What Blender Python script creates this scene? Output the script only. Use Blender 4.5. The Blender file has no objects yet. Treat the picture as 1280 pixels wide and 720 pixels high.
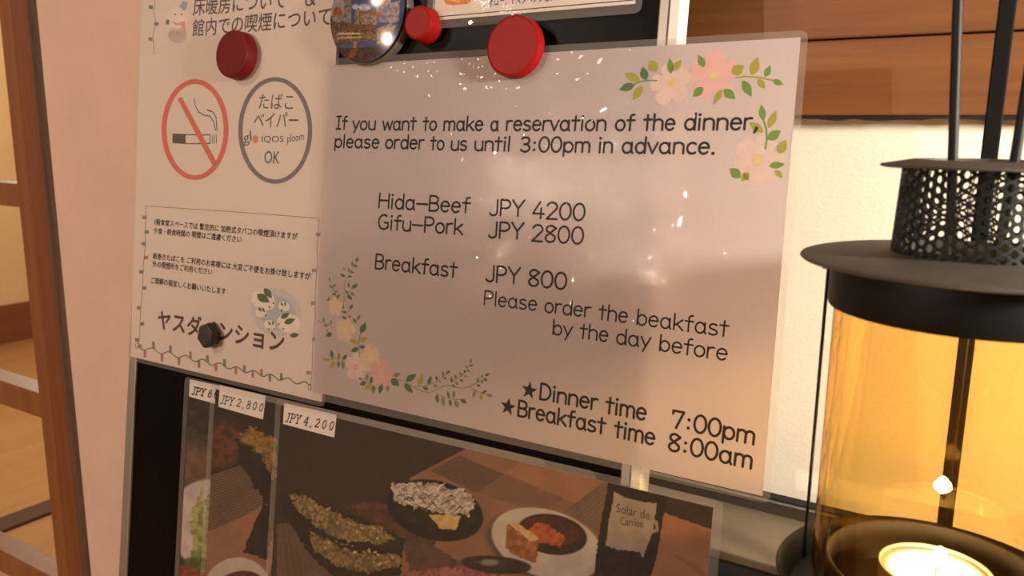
import bpy, bmesh, math, random
import numpy as np
from mathutils import Matrix, Vector

S = bpy.context.scene
COL = S.collection
random.seed(7)
PI = math.pi

# ------------------------------------------------------------------ camera
F = 1010.0
def nz(v):
    v = np.array(v, float); return v / np.linalg.norm(v)
_down = nz((-59, 5244, F)); _H = nz((-1656, -205, F)); _H = nz(_H - _down * (_H @ _down))
_X = -_H; _Z = -_down; _Y = np.cross(_Z, _X)
R = np.array([_X, _Y, _Z])                      # world = R @ (right, down, forward)
CAM = np.array([0.0, 0.0, 1.45])
cd = bpy.data.cameras.new('camera'); cam = bpy.data.objects.new('camera', cd); COL.objects.link(cam)
cd.sensor_width = 36.0; cd.lens = F / 1280 * 36.0; cd.clip_start = 0.01
cam.matrix_world = Matrix([[R[i][0], -R[i][1], -R[i][2], CAM[i]] for i in range(3)] + [[0, 0, 0, 1]])
cd.dof.use_dof = True; cd.dof.focus_distance = 0.47; cd.dof.aperture_fstop = 16.0
S.camera = cam

# ------------------------------------------------------------------ light and exposure
S.view_settings.view_transform = 'Standard'; S.view_settings.look = 'None'
S.view_settings.gamma = 1.0; S.view_settings.use_curve_mapping = False
S.view_settings.exposure = 0.36
S.cycles.transparent_max_bounces = 40
S.cycles.max_bounces = 12
w = bpy.data.worlds.new('World'); S.world = w; w.use_nodes = True
w.node_tree.nodes['Background'].inputs[0].default_value = (1.0, 0.62, 0.40, 1)
w.node_tree.nodes['Background'].inputs[1].default_value = 0.17

def lamp(name, kind, loc, color, energy, size, target=None):
    d = bpy.data.lights.new(name, kind); d.color = color; d.energy = energy
    if kind == 'POINT' or kind == 'SPOT': d.shadow_soft_size = size
    else: d.shape = 'DISK'; d.size = size
    o = bpy.data.objects.new(name, d); COL.objects.link(o); o.location = loc
    if target is not None:
        o.rotation_euler = (Vector(target) - Vector(loc)).to_track_quat('-Z', 'Y').to_euler()
    return o
WARM = (1.0, 0.60, 0.36)
lamp('bulb_lamp', 'POINT', (-1.82, -2.75, 2.06), (1.0, 0.78, 0.62), 122, 0.024)
lamp('ceiling_lamp', 'POINT', (-1.35, -0.95, 2.40), (1.0, 0.76, 0.60), 24, 0.13)
lamp('wall_lamp', 'POINT', (0.44, 0.235, 1.53), (1.0, 0.90, 0.76), 26, 0.04)
lamp('hall_fill', 'POINT', (-3.6, 2.2, 2.3), (1.0, 0.77, 0.54), 100, 0.2)  # added light with no visible source, brightens the room beyond

# ------------------------------------------------------------------ helpers
def lin(c):
    c = np.array(c, float) / 255.0
    return tuple(np.where(c <= 0.04045, c / 12.92, ((c + 0.055) / 1.055) ** 2.4))
def rgba(c): return (*lin(c), 1.0)

def ray(px, py): return R @ np.array([px - 640.0, py - 360.0, F])
def at_plane(px, py, p0, n):
    d = ray(px, py); return CAM + d * (((np.asarray(p0, float) - CAM) @ np.asarray(n, float)) / (d @ np.asarray(n, float)))
def at_y(px, py, y): return at_plane(px, py, (0, y, 0), (0, 1, 0))
def project(P):
    c = (np.asarray(P, float) - CAM) @ R
    return np.stack([640 + F * c[..., 0] / c[..., 2], 360 + F * c[..., 1] / c[..., 2]], -1)

# the notice board's own frame: origin, across, up, outwards
BO = np.array([0, 0.392, 1.45]); _L = math.radians(8.5)
BU = nz((-0.018, math.sin(_L), math.cos(_L))); BX = np.array([1.0, 0, 0]); BX = nz(BX - BU * (BU @ BX)); BN = np.cross(BX, BU)
def bp(u, v, n=0.0):                     # millimetres on the board -> world
    return BO + (BX * u + BU * v + BN * n) * 0.001
def uv_of(px, py, n):                    # point of the board (mm) seen at a place in the photograph
    p = at_plane(px, py, BO + BN * n * 0.001, BN) - BO
    return (p @ BX) * 1000, (p @ BU) * 1000

def mat(name, color=(200, 200, 200), rough=0.6, metal=0.0, noise=0.0, nscale=30.0, bump=0.0, bscale=80.0, spec=0.5, stretch=(1, 1, 1), color2=None):
    m = bpy.data.materials.new(name); m.use_nodes = True
    nt = m.node_tree; b = nt.nodes['Principled BSDF']; L = nt.links.new
    b.inputs['Base Color'].default_value = rgba(color); b.inputs['Roughness'].default_value = rough
    b.inputs['Metallic'].default_value = metal; b.inputs['Specular IOR Level'].default_value = spec
    tc = nt.nodes.new('ShaderNodeTexCoord'); mp = nt.nodes.new('ShaderNodeMapping'); mp.inputs['Scale'].default_value = stretch
    L(tc.outputs['Object'], mp.inputs['Vector'])
    if noise > 0 or color2 is not None:
        n = nt.nodes.new('ShaderNodeTexNoise'); n.inputs['Scale'].default_value = nscale; n.inputs['Detail'].default_value = 6
        L(mp.outputs['Vector'], n.inputs['Vector'])
        r = nt.nodes.new('ShaderNodeValToRGB'); r.color_ramp.elements[0].position = 0.3; r.color_ramp.elements[1].position = 0.7
        c2 = color2 if color2 is not None else tuple(x * (1 - noise) for x in color)
        r.color_ramp.elements[0].color = rgba(c2); r.color_ramp.elements[1].color = rgba(color)
        L(n.outputs['Fac'], r.inputs['Fac']); L(r.outputs['Color'], b.inputs['Base Color'])
    if bump > 0:
        n2 = nt.nodes.new('ShaderNodeTexNoise'); n2.inputs['Scale'].default_value = bscale; n2.inputs['Detail'].default_value = 4
        L(mp.outputs['Vector'], n2.inputs['Vector'])
        bm_ = nt.nodes.new('ShaderNodeBump'); bm_.inputs['Strength'].default_value = bump; bm_.inputs['Distance'].default_value = 0.002
        L(n2.outputs['Fac'], bm_.inputs['Height']); L(bm_.outputs['Normal'], b.inputs['Normal'])
    return m

def wood(name, c1, c2, axis=0, scale=14.0, rough=0.45, bump=0.15, fine=7.0):
    m = bpy.data.materials.new(name); m.use_nodes = True
    nt = m.node_tree; b = nt.nodes['Principled BSDF']; L = nt.links.new
    b.inputs['Roughness'].default_value = rough
    tc = nt.nodes.new('ShaderNodeTexCoord'); mp = nt.nodes.new('ShaderNodeMapping')
    st = [1.0, 1.0, 1.0]; st[axis] = 0.045; mp.inputs['Scale'].default_value = st
    L(tc.outputs['Object'], mp.inputs['Vector'])
    n = nt.nodes.new('ShaderNodeTexNoise'); n.inputs['Scale'].default_value = scale; n.inputs['Detail'].default_value = 3; n.inputs['Distortion'].default_value = 0.6
    L(mp.outputs['Vector'], n.inputs['Vector'])
    n2 = nt.nodes.new('ShaderNodeTexNoise'); n2.inputs['Scale'].default_value = scale * fine; n2.inputs['Detail'].default_value = 5
    L(mp.outputs['Vector'], n2.inputs['Vector'])
    mx = nt.nodes.new('ShaderNodeMath'); mx.operation = 'MULTIPLY_ADD'; mx.inputs[1].default_value = 0.45
    sc = nt.nodes.new('ShaderNodeMath'); sc.operation = 'MULTIPLY'; sc.inputs[1].default_value = 0.55
    L(n.outputs['Fac'], sc.inputs[0]); L(n2.outputs['Fac'], mx.inputs[0]); L(sc.outputs[0], mx.inputs[2])
    r = nt.nodes.new('ShaderNodeValToRGB'); r.color_ramp.elements[0].position = 0.32; r.color_ramp.elements[1].position = 0.66
    r.color_ramp.elements[0].color = rgba(c2); r.color_ramp.elements[1].color = rgba(c1)
    L(mx.outputs[0], r.inputs['Fac']); L(r.outputs['Color'], b.inputs['Base Color'])
    bm_ = nt.nodes.new('ShaderNodeBump'); bm_.inputs['Strength'].default_value = bump; bm_.inputs['Distance'].default_value = 0.001
    L(n2.outputs['Fac'], bm_.inputs['Height']); L(bm_.outputs['Normal'], b.inputs['Normal'])
    return m

def print_mat(name, transl=0.0, rough=0.6):          # a printed sheet, colours kept on the mesh points
    m = bpy.data.materials.new(name); m.use_nodes = True
    nt = m.node_tree; b = nt.nodes['Principled BSDF']; b.inputs['Roughness'].default_value = rough; b.inputs['Specular IOR Level'].default_value = 0.1
    a = nt.nodes.new('ShaderNodeAttribute'); a.attribute_name = 'Col'
    nt.links.new(a.outputs['Color'], b.inputs['Base Color'])
    return m

def paper_mat(name, color, transl=0.28):
    m = bpy.data.materials.new(name); m.use_nodes = True
    nt = m.node_tree; nt.nodes.remove(nt.nodes['Principled BSDF']); L = nt.links.new
    out = nt.nodes['Material Output']
    d = nt.nodes.new('ShaderNodeBsdfDiffuse'); t = nt.nodes.new('ShaderNodeBsdfTranslucent'); mx = nt.nodes.new('ShaderNodeMixShader')
    tc = nt.nodes.new('ShaderNodeTexCoord'); n = nt.nodes.new('ShaderNodeTexNoise'); n.inputs['Scale'].default_value = 25; n.inputs['Detail'].default_value = 5
    r = nt.nodes.new('ShaderNodeValToRGB'); r.color_ramp.elements[0].color = rgba(tuple(x * 0.965 for x in color)); r.color_ramp.elements[1].color = rgba(color)
    L(tc.outputs['Object'], n.inputs['Vector']); L(n.outputs['Fac'], r.inputs['Fac'])
    L(r.outputs['Color'], d.inputs['Color']); L(r.outputs['Color'], t.inputs['Color'])
    mx.inputs[0].default_value = transl
    L(d.outputs[0], mx.inputs[1]); L(t.outputs[0], mx.inputs[2]); L(mx.outputs[0], out.inputs['Surface'])
    return m

def film_mat(name, bump=0.35, haze=0.09, refl=1.0, bscale=900.0, big=45.0, rough=0.06, wave=0.5):     # clear laminating pouch
    m = bpy.data.materials.new(name); m.use_nodes = True
    nt = m.node_tree; nt.nodes.remove(nt.nodes['Principled BSDF']); L = nt.links.new
    out = nt.nodes['Material Output']
    t = nt.nodes.new('ShaderNodeBsdfTransparent'); d = nt.nodes.new('ShaderNodeBsdfDiffuse'); d.inputs['Color'].default_value = (0.7, 0.66, 0.6, 1)
    g = nt.nodes.new('ShaderNodeBsdfGlossy'); g.inputs['Roughness'].default_value = rough; g.distribution = 'BECKMANN'
    m1 = nt.nodes.new('ShaderNodeMixShader'); m1.inputs[0].default_value = haze
    m2 = nt.nodes.new('ShaderNodeMixShader')
    tc = nt.nodes.new('ShaderNodeTexCoord')
    n1 = nt.nodes.new('ShaderNodeTexNoise'); n1.inputs['Scale'].default_value = bscale; n1.inputs['Detail'].default_value = 0
    n2 = nt.nodes.new('ShaderNodeTexNoise'); n2.inputs['Scale'].default_value = big; n2.inputs['Detail'].default_value = 1
    b1 = nt.nodes.new('ShaderNodeBump'); b1.inputs['Strength'].default_value = bump; b1.inputs['Distance'].default_value = 0.0008
    b2 = nt.nodes.new('ShaderNodeBump'); b2.inputs['Strength'].default_value = wave; b2.inputs['Distance'].default_value = 0.0012
    L(tc.outputs['Object'], n1.inputs['Vector']); L(tc.outputs['Object'], n2.inputs['Vector'])
    L(n1.outputs['Fac'], b1.inputs['Height']); L(n2.outputs['Fac'], b2.inputs['Height']); L(b2.outputs['Normal'], b1.inputs['Normal'])
    L(b1.outputs['Normal'], g.inputs['Normal'])
    fr = nt.nodes.new('ShaderNodeFresnel'); fr.inputs['IOR'].default_value = 1.45
    ge = nt.nodes.new('ShaderNodeNewGeometry'); fs = nt.nodes.new('ShaderNodeMath'); fs.operation = 'SUBTRACT'; fs.inputs[0].default_value = 1.0; L(ge.outputs['Backfacing'], fs.inputs[1])
    mu = nt.nodes.new('ShaderNodeMath'); mu.operation = 'MULTIPLY'; mu.inputs[1].default_value = refl      # only the outer face mirrors the room
    mv = nt.nodes.new('ShaderNodeMath'); mv.operation = 'MULTIPLY'; L(fr.outputs[0], mu.inputs[0]); L(mu.outputs[0], mv.inputs[0]); L(fs.outputs[0], mv.inputs[1]); L(mv.outputs[0], m2.inputs[0])
    hz = nt.nodes.new('ShaderNodeMath'); hz.operation = 'MULTIPLY'; hz.inputs[1].default_value = haze; L(fs.outputs[0], hz.inputs[0]); L(hz.outputs[0], m1.inputs[0])
    L(t.outputs[0], m1.inputs[1]); L(d.outputs[0], m1.inputs[2]); L(m1.outputs[0], m2.inputs[1]); L(g.outputs[0], m2.inputs[2])
    L(m2.outputs[0], out.inputs['Surface'])
    return m

def empty(name, loc, label, cat, group=None):
    o = bpy.data.objects.new(name, None); COL.objects.link(o); o.location = tuple(loc); o.empty_display_size = 0.01
    o['label'] = label; o['category'] = cat
    if group: o['group'] = group
    return o
def world_loc(o):
    l = np.array(o.location)
    while o.parent: o = o.parent; l = l + np.array(o.location)
    return l
def build(name, V, Fc, m, parent=None, smooth=False, struct=False, label=None, origin=None, cols=None):
    V = np.asarray(V, float)
    if parent is not None: base = world_loc(parent); off = np.zeros(3)
    else:
        base = np.zeros(3); off = V.mean(0) if origin is None else np.asarray(origin, float)
    me = bpy.data.meshes.new(name); me.from_pydata((V - base - off).tolist(), [], [list(f) for f in Fc]); me.update()
    if cols is not None:
        a = me.attributes.new('Col', 'FLOAT_COLOR', 'POINT'); a.data.foreach_set('color', np.asarray(cols, np.float32).ravel())
    o = bpy.data.objects.new(name, me); COL.objects.link(o); me.materials.append(m)
    if parent is not None: o.parent = parent
    else: o.location = tuple(off)
    if smooth: me.shade_smooth()
    if struct: o['kind'] = 'structure'
    if label: o['label'] = label
    return o
def bevel(o, wdt, seg=2):
    b = o.modifiers.new('bevel', 'BEVEL'); b.width = wdt; b.segments = seg; b.limit_method = 'ANGLE'; b.angle_limit = 0.6
    return o

class MB:
    def __init__(s): s.V = []; s.F = []
    def add(s, V, Fc):
        k = len(s.V); s.V += [tuple(v) for v in V]; s.F += [tuple(i + k for i in f) for f in Fc]; return s
    def box(s, x0, x1, y0, y1, z0, z1):
        V = [(x, y, z) for x in (x0, x1) for y in (y0, y1) for z in (z0, z1)]
        return s.add(V, [(0, 1, 3, 2), (4, 6, 7, 5), (0, 4, 5, 1), (2, 3, 7, 6), (0, 2, 6, 4), (1, 5, 7, 3)])
    def slab(s, pts, n0, n1):                 # polygon on the board (mm), from depth n0 out to n1
        k = len(pts)
        V = [bp(u, v, n0) for u, v in pts] + [bp(u, v, n1) for u, v in pts]
        Fc = [tuple(range(k - 1, -1, -1)), tuple(range(k, 2 * k))] + [(i, (i + 1) % k, k + (i + 1) % k, k + i) for i in range(k)]
        return s.add(V, Fc)
    def lathe(s, c, prof, seg=64, axis=None, cap=True):
        if axis is None: ax, ex, ey = np.array([0, 0, 1.0]), np.array([1.0, 0, 0]), np.array([0, 1.0, 0])
        else: ax, ex, ey = axis
        V = []
        for r, h in prof:
            for i in range(seg):
                a = 2 * PI * i / seg; V.append(np.asarray(c) + ax * h + (ex * math.cos(a) + ey * math.sin(a)) * r)
        Fc = []
        for j in range(len(prof) - 1):
            for i in range(seg):
                k = (i + 1) % seg; Fc.append((j * seg + i, j * seg + k, (j + 1) * seg + k, (j + 1) * seg + i))
        if cap:
            Fc.append(tuple(range(seg - 1, -1, -1))); Fc.append(tuple((len(prof) - 1) * seg + i for i in range(seg)))
        return s.add(V, Fc)
    def tube(s, P, r, seg=10):
        P = [np.asarray(p, float) for p in P]; V = []; n = len(P)
        t0 = nz(P[1] - P[0]); up = np.array([0, 0, 1.0]) if abs(t0[2]) < 0.9 else np.array([1.0, 0, 0])
        a = nz(np.cross(t0, up))
        for i in range(n):
            t = nz(P[min(i + 1, n - 1)] - P[max(i - 1, 0)]); a = nz(a - t * (a @ t)); b = np.cross(t, a)
            for j in range(seg):
                q = 2 * PI * j / seg; V.append(P[i] + (a * math.cos(q) + b * math.sin(q)) * r)
        Fc = [(i * seg + j, i * seg + (j + 1) % seg, (i + 1) * seg + (j + 1) % seg, (i + 1) * seg + j) for i in range(n - 1) for j in range(seg)]
        Fc += [tuple(range(seg - 1, -1, -1)), tuple((n - 1) * seg + j for j in range(seg))]
        return s.add(V, Fc)
    def build(s, name, m, parent=None, **k): return build(name, s.V, s.F, m, parent, **k)

def rrect(u0, u1, v0, v1, r=4.0, k=6):
    P = []
    for cx, cy, a0 in ((u1 - r, v1 - r, 0), (u0 + r, v1 - r, 90), (u0 + r, v0 + r, 180), (u1 - r, v0 + r, 270)):
        for i in range(k + 1):
            a = math.radians(a0 + 90 * i / k); P.append((cx + r * math.cos(a), cy + r * math.sin(a)))
    return P

# ------------------------------------------------------------------ flat print on a sheet: strokes and shapes
class Ink:
    """printed marks lying on the board's sheets at depth n (mm)"""
    def __init__(s, n): s.n = n; s.V = []; s.F = []; s.lay = 0
    def poly(s, pts):                         # mm
        k = len(s.V); s.V += [bp(u, v, s.n + s.lay) for u, v in pts]; s.F.append(tuple(range(k, k + len(pts))))
    def pix(s, pts): s.poly([uv_of(x, y, s.n) for x, y in pts])
    def stroke(s, pts, wd, closed=False):
        pts = [np.array(p, float) for p in pts]
        for a, b in zip(pts[:-1], pts[1:]):
            d = b - a; l = np.hypot(*d)
            if l < 1e-6: continue
            nn = np.array([-d[1], d[0]]) / l * wd / 2
            s.poly([a - nn, b - nn, b + nn, a + nn])
        for p in pts:
            s.poly([(p[0] + wd / 2 * math.cos(2 * PI * i / 10), p[1] + wd / 2 * math.sin(2 * PI * i / 10)) for i in range(10)])
    def pstroke(s, pts, wd): s.stroke([uv_of(x, y, s.n) for x, y in pts], wd)
    def build(s, name, m, parent, label=None):
        # every polygon faces outwards
        V = np.array(s.V); Fo = []
        for f in s.F:
            a, b, c = V[f[0]], V[f[1]], V[f[2]]
            nn = sum(np.cross(V[f[i]] - V[f[0]], V[f[i + 1]] - V[f[0]]) for i in range(1, len(f) - 1))
            Fo.append(f if nn @ BN > 0 else f[::-1])
        return build(name, V, Fo, m, parent, label=label)

def arc(cx, cy, rx, ry, a0, a1, n=12):
    return [(cx + rx * math.cos(math.radians(a0 + (a1 - a0) * i / n)), cy + ry * math.sin(math.radians(a0 + (a1 - a0) * i / n))) for i in range(n + 1)]
def ell(cx, cy, rx, ry): return arc(cx, cy, rx, ry, 0, 360, 20)
X = 0.68
G = {
 'I': (.44, [[(.05, 1), (.39, 1)], [(.22, 1), (.22, 0)], [(.05, 0), (.39, 0)]]),
 'H': (.66, [[(.06, 1), (.06, 0)], [(.60, 1), (.60, 0)], [(.06, .52), (.60, .52)]]),
 'B': (.58, [[(.06, 0), (.06, 1), (.28, 1)] + arc(.28, .76, .22, .24, 90, -90) + [(.06, .52), (.30, .52)] + arc(.30, .26, .24, .26, 90, -90) + [(.06, 0)]]),
 'G': (.66, [arc(.34, .5, .29, .5, 55, 300) + [(.60, .14), (.60, .46), (.38, .46)]]),
 'P': (.58, [[(.06, 0), (.06, 1), (.28, 1)] + arc(.28, .73, .25, .27, 90, -90) + [(.06, .46)]]),
 'J': (.50, [[(.42, 1), (.42, .24)] + arc(.23, .22, .19, .22, 0, -160)]),
 'Y': (.62, [[(.02, 1), (.31, .48), (.60, 1)], [(.31, .48), (.31, 0)]]),
 'D': (.64, [[(.06, 0), (.06, 1), (.22, 1)] + arc(.22, .5, .36, .5, 90, -90, 16) + [(.06, 0)]]),
 '0': (.58, [ell(.29, .5, .25, .5)]),
 '2': (.58, [arc(.29, .73, .23, .27, 165, -20) + [(.06, .0), (.54, .0)]]),
 '3': (.54, [arc(.26, .76, .21, .24, 150, -90) + [(.2, .52)], [(.2, .52)] + arc(.27, .26, .23, .26, 90, -155)]),
 '4': (.60, [[(.36, 1), (.04, .28), (.56, .28)], [(.42, .62), (.42, 0)]]),
 '7': (.56, [[(.05, .8), (.05, .98), (.52, .98), (.24, 0)]]),
 '8': (.56, [[(.52, .86)] + arc(.28, .76, .20, .24, 40, 200) + [(.46, .38)] + arc(.28, .25, .22, .25, 25, -200) + [(.52, .86)]]),
 ':': (.34, [ell(.17, .14, .02, .02), ell(.17, .62, .02, .02)]),
 '.': (.24, [ell(.1, .03, .03, .03)]),
 ',': (.26, [[(.14, .08), (.14, .02), (.06, -.16)], ell(.13, .07, .02, .02)]),
 '-': (.60, [[(.02, .42), (.58, .42)]]),
 'a': (.58, [ell(.26, .33, .21, .33), [(.47, .66), (.47, .10), (.53, 0)]]),
 'b': (.54, [ell(.28, .33, .21, .33), [(.06, 1), (.06, 0)]]),
 'c': (.48, [arc(.28, .33, .22, .33, 50, 310)]),
 'd': (.54, [ell(.26, .33, .21, .33), [(.48, 1), (.48, 0)]]),
 'e': (.52, [[(.05, .37), (.47, .37)] + arc(.26, .34, .21, .34, 6, 318, 18)]),
 'f': (.42, [arc(.32, .82, .13, .18, 70, 180, 8) + [(.19, 0)], [(.03, .64), (.40, .64)]]),
 'h': (.54, [[(.06, 1), (.06, 0)], arc(.27, .42, .21, .25, 170, 0) + [(.48, 0)]]),
 'i': (.20, [[(.09, .66), (.09, 0)], ell(.09, .92, .02, .02)]),
 'k': (.50, [[(.06, 1), (.06, 0)], [(.44, .66), (.07, .26)], [(.19, .37), (.48, 0)]]),
 'l': (.18, [[(.08, 1), (.08, 0)]]),
 'm': (.78, [[(.06, .66), (.06, 0)], arc(.225, .45, .165, .22, 170, 0) + [(.39, 0)], arc(.555, .45, .165, .22, 170, 0) + [(.72, 0)]]),
 'n': (.54, [[(.06, .66), (.06, 0)], arc(.27, .42, .21, .25, 170, 0) + [(.48, 0)]]),
 'o': (.52, [ell(.26, .33, .22, .33)]),
 'p': (.54, [ell(.28, .33, .21, .33), [(.06, .66), (.06, -.26)]]),
 'r': (.38, [[(.06, .66), (.06, 0)], arc(.27, .42, .21, .25, 170, 70, 8)]),
 's': (.46, [arc(.23, .50, .17, .17, 35, 215, 9) + [(.23, .34)] + arc(.22, .165, .19, .165, 70, -150, 10)]),
 't': (.42, [[(.20, .94), (.20, 0)], [(.02, .66), (.40, .66)]]),
 'u': (.54, [[(.06, .66), (.06, .24)] + arc(.27, .24, .21, .25, 180, 350) + [(.48, .24)], [(.48, .66), (.48, 0)]]),
 'v': (.48, [[(.02, .66), (.24, 0), (.46, .66)]]),
 'w': (.70, [[(.02, .66), (.18, 0), (.35, .6), (.52, 0), (.68, .66)]]),
 'y': (.48, [[(.02, .66), (.25, .04)], [(.46, .66), (.13, -.26)]]),
}
SER = {   # narrow serif numerals and capitals of the little price tags
 'J': (.46, [[(.14, 1), (.46, 1)], [(.31, 1), (.31, .12)] + arc(.17, .1, .14, .14, 0, -150, 8)]),
 'P': (.56, [[(.02, 0), (.26, 0)], [(.02, 1), (.32, 1)] + arc(.32, .74, .2, .26, 90, -90, 8) + [(.14, .48)], [(.14, 1), (.14, 0)]]),
 'Y': (.60, [[(-.02, 1), (.2, 1)], [(.42, 1), (.62, 1)], [(.08, 1), (.29, .5), (.52, 1)], [(.29, .5), (.29, 0)], [(.17, 0), (.41, 0)]]),
 '0': (.74, [ell(.24, .5, .17, .48)]),
 '2': (.70, [arc(.24, .74, .18, .24, 165, -20) + [(.05, .03), (.42, .03), (.44, .16)]]),
 '4': (.72, [[(.32, 1), (.03, .3), (.48, .3)], [(.34, 1), (.34, 0)], [(.24, 0), (.44, 0)]]),
 '8': (.72, [ell(.24, .76, .15, .22), ell(.24, .27, .18, .26)]),
 ',': (.44, [[(.12, .04), (.12, -.02), (.04, -.2)]]),
 ' ': (.30, []),
}
def word(ink, text, x0, y0, x1, y1, cap, wd, font=G, shear=0.0, gap=0.04):
    """write text between two ends of a baseline seen in the photograph; cap height and stroke in mm"""
    a = np.array(uv_of(x0, y0, ink.n)); b = np.array(uv_of(x1, y1, ink.n))
    xs = 0.0; pl = []
    for ch in text:
        g = font[ch]; pl.append((xs, g[1])); xs += g[0] + gap
    lo = min(p[0] for o, g in pl for s in g for p in s) if True else 0
    lo = min(o + p[0] for o, g in pl for s in g for p in s); hi = max(o + p[0] for o, g in pl for s in g for p in s)
    d = b - a; L = np.hypot(*d); e = d / L; up = np.array([-e[1], e[0]])
    sx = (L - wd) / (hi - lo)
    for o, g in pl:
        for st in g:
            ink.stroke([a + e * (wd / 2 + (o + p[0] - lo) * sx + shear * p[1] * cap) + up * p[1] * cap for p in st], wd)

def font_text(body, p_left, p_right, n, m, name, parent, height=None, bold=0.0, squeeze=None, mmh=None):
    """a line set in the built-in typeface between two ends of its baseline; mmh = height of its tall characters in mm"""
    c = bpy.data.curves.new(name, 'FONT'); c.body = body; c.resolution_u = 3
    o = bpy.data.objects.new(name + '_source', c); COL.objects.link(o)
    dg = bpy.context.evaluated_depsgraph_get()
    me = bpy.data.meshes.new_from_object(o.evaluated_get(dg))
    bpy.data.objects.remove(o); bpy.data.curves.remove(c)
    V = np.array([v.co[:] for v in me.vertices]); Fc = [tuple(p.vertices) for p in me.polygons]
    bpy.data.meshes.remove(me)
    a = np.array(uv_of(*p_left, n)); b = np.array(uv_of(*p_right, n)); d = b - a; L = np.hypot(*d); e = d / L; up = np.array([-e[1], e[0]])
    x0, x1 = V[:, 0].min(), V[:, 0].max(); y0, y1 = V[:, 1].min(), V[:, 1].max()
    sx = L / (x1 - x0); sy = (mmh / (y1 - y0)) if mmh else sx
    bb = bold * 6.0
    sh = [(0, 0)] if bold <= 0 else [(-bb, 0), (bb, 0), (0, -bb), (0, bb)]
    k = len(V); P = np.array([bp(*(a + e * ((v[0] - x0) * sx + dx) + up * ((v[1] - y0) * sy + dy)), n) for dx, dy in sh for v in V])
    Fc = [tuple(i + k * q for i in f) for q in range(len(sh)) for f in Fc]
    out = []
    for f in Fc:
        nn = np.cross(P[f[1]] - P[f[0]], P[f[2]] - P[f[0]]); out.append(f if nn @ BN > 0 else f[::-1])
    return P, out
class Multi:
    def __init__(s): s.V = []; s.F = []
    def add(s, t):
        P, Fc = t; k = len(s.V); s.V += [tuple(p) for p in P]; s.F += [tuple(i + k for i in f) for f in Fc]
    def build(s, name, m, parent, label=None): return build(name, s.V, s.F, m, parent, label=label)

def leaf_pts(x0, y0, x1, y1, wf=0.42, k=7):
    a = np.array([x0, y0], float); b = np.array([x1, y1], float); d = b - a; n = np.array([-d[1], d[0]]) * wf / 2
    up = [a + d * t + n * (math.sin(PI * t ** 0.85)) for t in np.linspace(0, 1, k)]
    dn = [a + d * t - n * (math.sin(PI * t ** 0.85)) for t in np.linspace(1, 0, k)[1:-1]]
    return [tuple(p) for p in up + dn]

# ------------------------------------------------------------------ procedural picture painter (colours for printed sheets)
_rng = np.random.default_rng(5); _LAT = _rng.random((256, 256))
def vnoise(x, y):
    xi = np.floor(x).astype(int); yi = np.floor(y).astype(int); fx = x - xi; fy = y - yi
    fx = fx * fx * (3 - 2 * fx); fy = fy * fy * (3 - 2 * fy)
    g = lambda a, b: _LAT[a % 256, b % 256]
    return (g(xi, yi) * (1 - fx) + g(xi + 1, yi) * fx) * (1 - fy) + (g(xi, yi + 1) * (1 - fx) + g(xi + 1, yi + 1) * fx) * fy
def fbm(x, y, s): return (vnoise(x / s, y / s) + 0.5 * vnoise(x / s * 2 + 9, y / s * 2 + 4) + 0.25 * vnoise(x / s * 4 + 3, y / s * 4 + 7)) / 1.75
class Painter:
    def __init__(s, x, y, base): s.x = x; s.y = y; s.c = np.tile(np.array(base, float), (len(x), 1))
    def _mix(s, a, col, col2=None, ns=6.0, lines=None):
        c = np.tile(np.array(col, float), (len(s.x), 1))
        if col2 is not None:
            t = np.clip((fbm(s.x, s.y, ns) - 0.3) / 0.4, 0, 1)[:, None]; c = c * (1 - t) + np.array(col2, float) * t
        if lines is not None:
            (dx, dy), per, lc = lines
            t = (np.sin((s.x * dx + s.y * dy) * 2 * PI / per) > 0.25)[:, None] * 0.7; c = c * (1 - t) + np.array(lc, float) * t
        a = a[:, None]; s.c = s.c * (1 - a) + c * a
    def poly(s, pts, col, col2=None, ns=6.0, soft=0.0, lines=None):
        x, y = s.x, s.y
        if soft > 0: x = x + (fbm(s.x + 40, s.y, 5.0) - .5) * soft * 2; y = y + (fbm(s.x, s.y + 77, 5.0) - .5) * soft * 2
        ins = np.zeros(len(x), bool); n = len(pts)
        for i in range(n):
            (xa, ya), (xb, yb) = pts[i], pts[(i + 1) % n]
            if ya == yb: continue
            c = ((ya > y) != (yb > y)) & (x < (xb - xa) * (y - ya) / (yb - ya) + xa); ins ^= c
        s._mix(ins.astype(float), col, col2, ns, lines); return s
    def ell(s, cx, cy, rx, ry, ang, col, col2=None, ns=6.0, soft=0.06, rough=0.0):
        a = math.radians(ang); dx, dy = s.x - cx, s.y - cy
        u = (dx * math.cos(a) + dy * math.sin(a)) / rx; v = (-dx * math.sin(a) + dy * math.cos(a)) / ry
        d = np.sqrt(u * u + v * v)
        if rough > 0: d = d + (fbm(s.x, s.y, 5.0) - .5) * rough
        s._mix(np.clip((1 - d) / soft + 0.5, 0, 1), col, col2, ns); return s
    def lin(s, g=1.0):
        s.c = s.c * .78 + s.c.mean(1, keepdims=True) * .22
        return np.c_[np.array([np.where(k <= 0.04045, k / 12.92, ((k + 0.055) / 1.055) ** 2.4) for k in (np.clip(s.c * g, 0, 255) / 255).T]).T, np.ones(len(s.x))]

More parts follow.
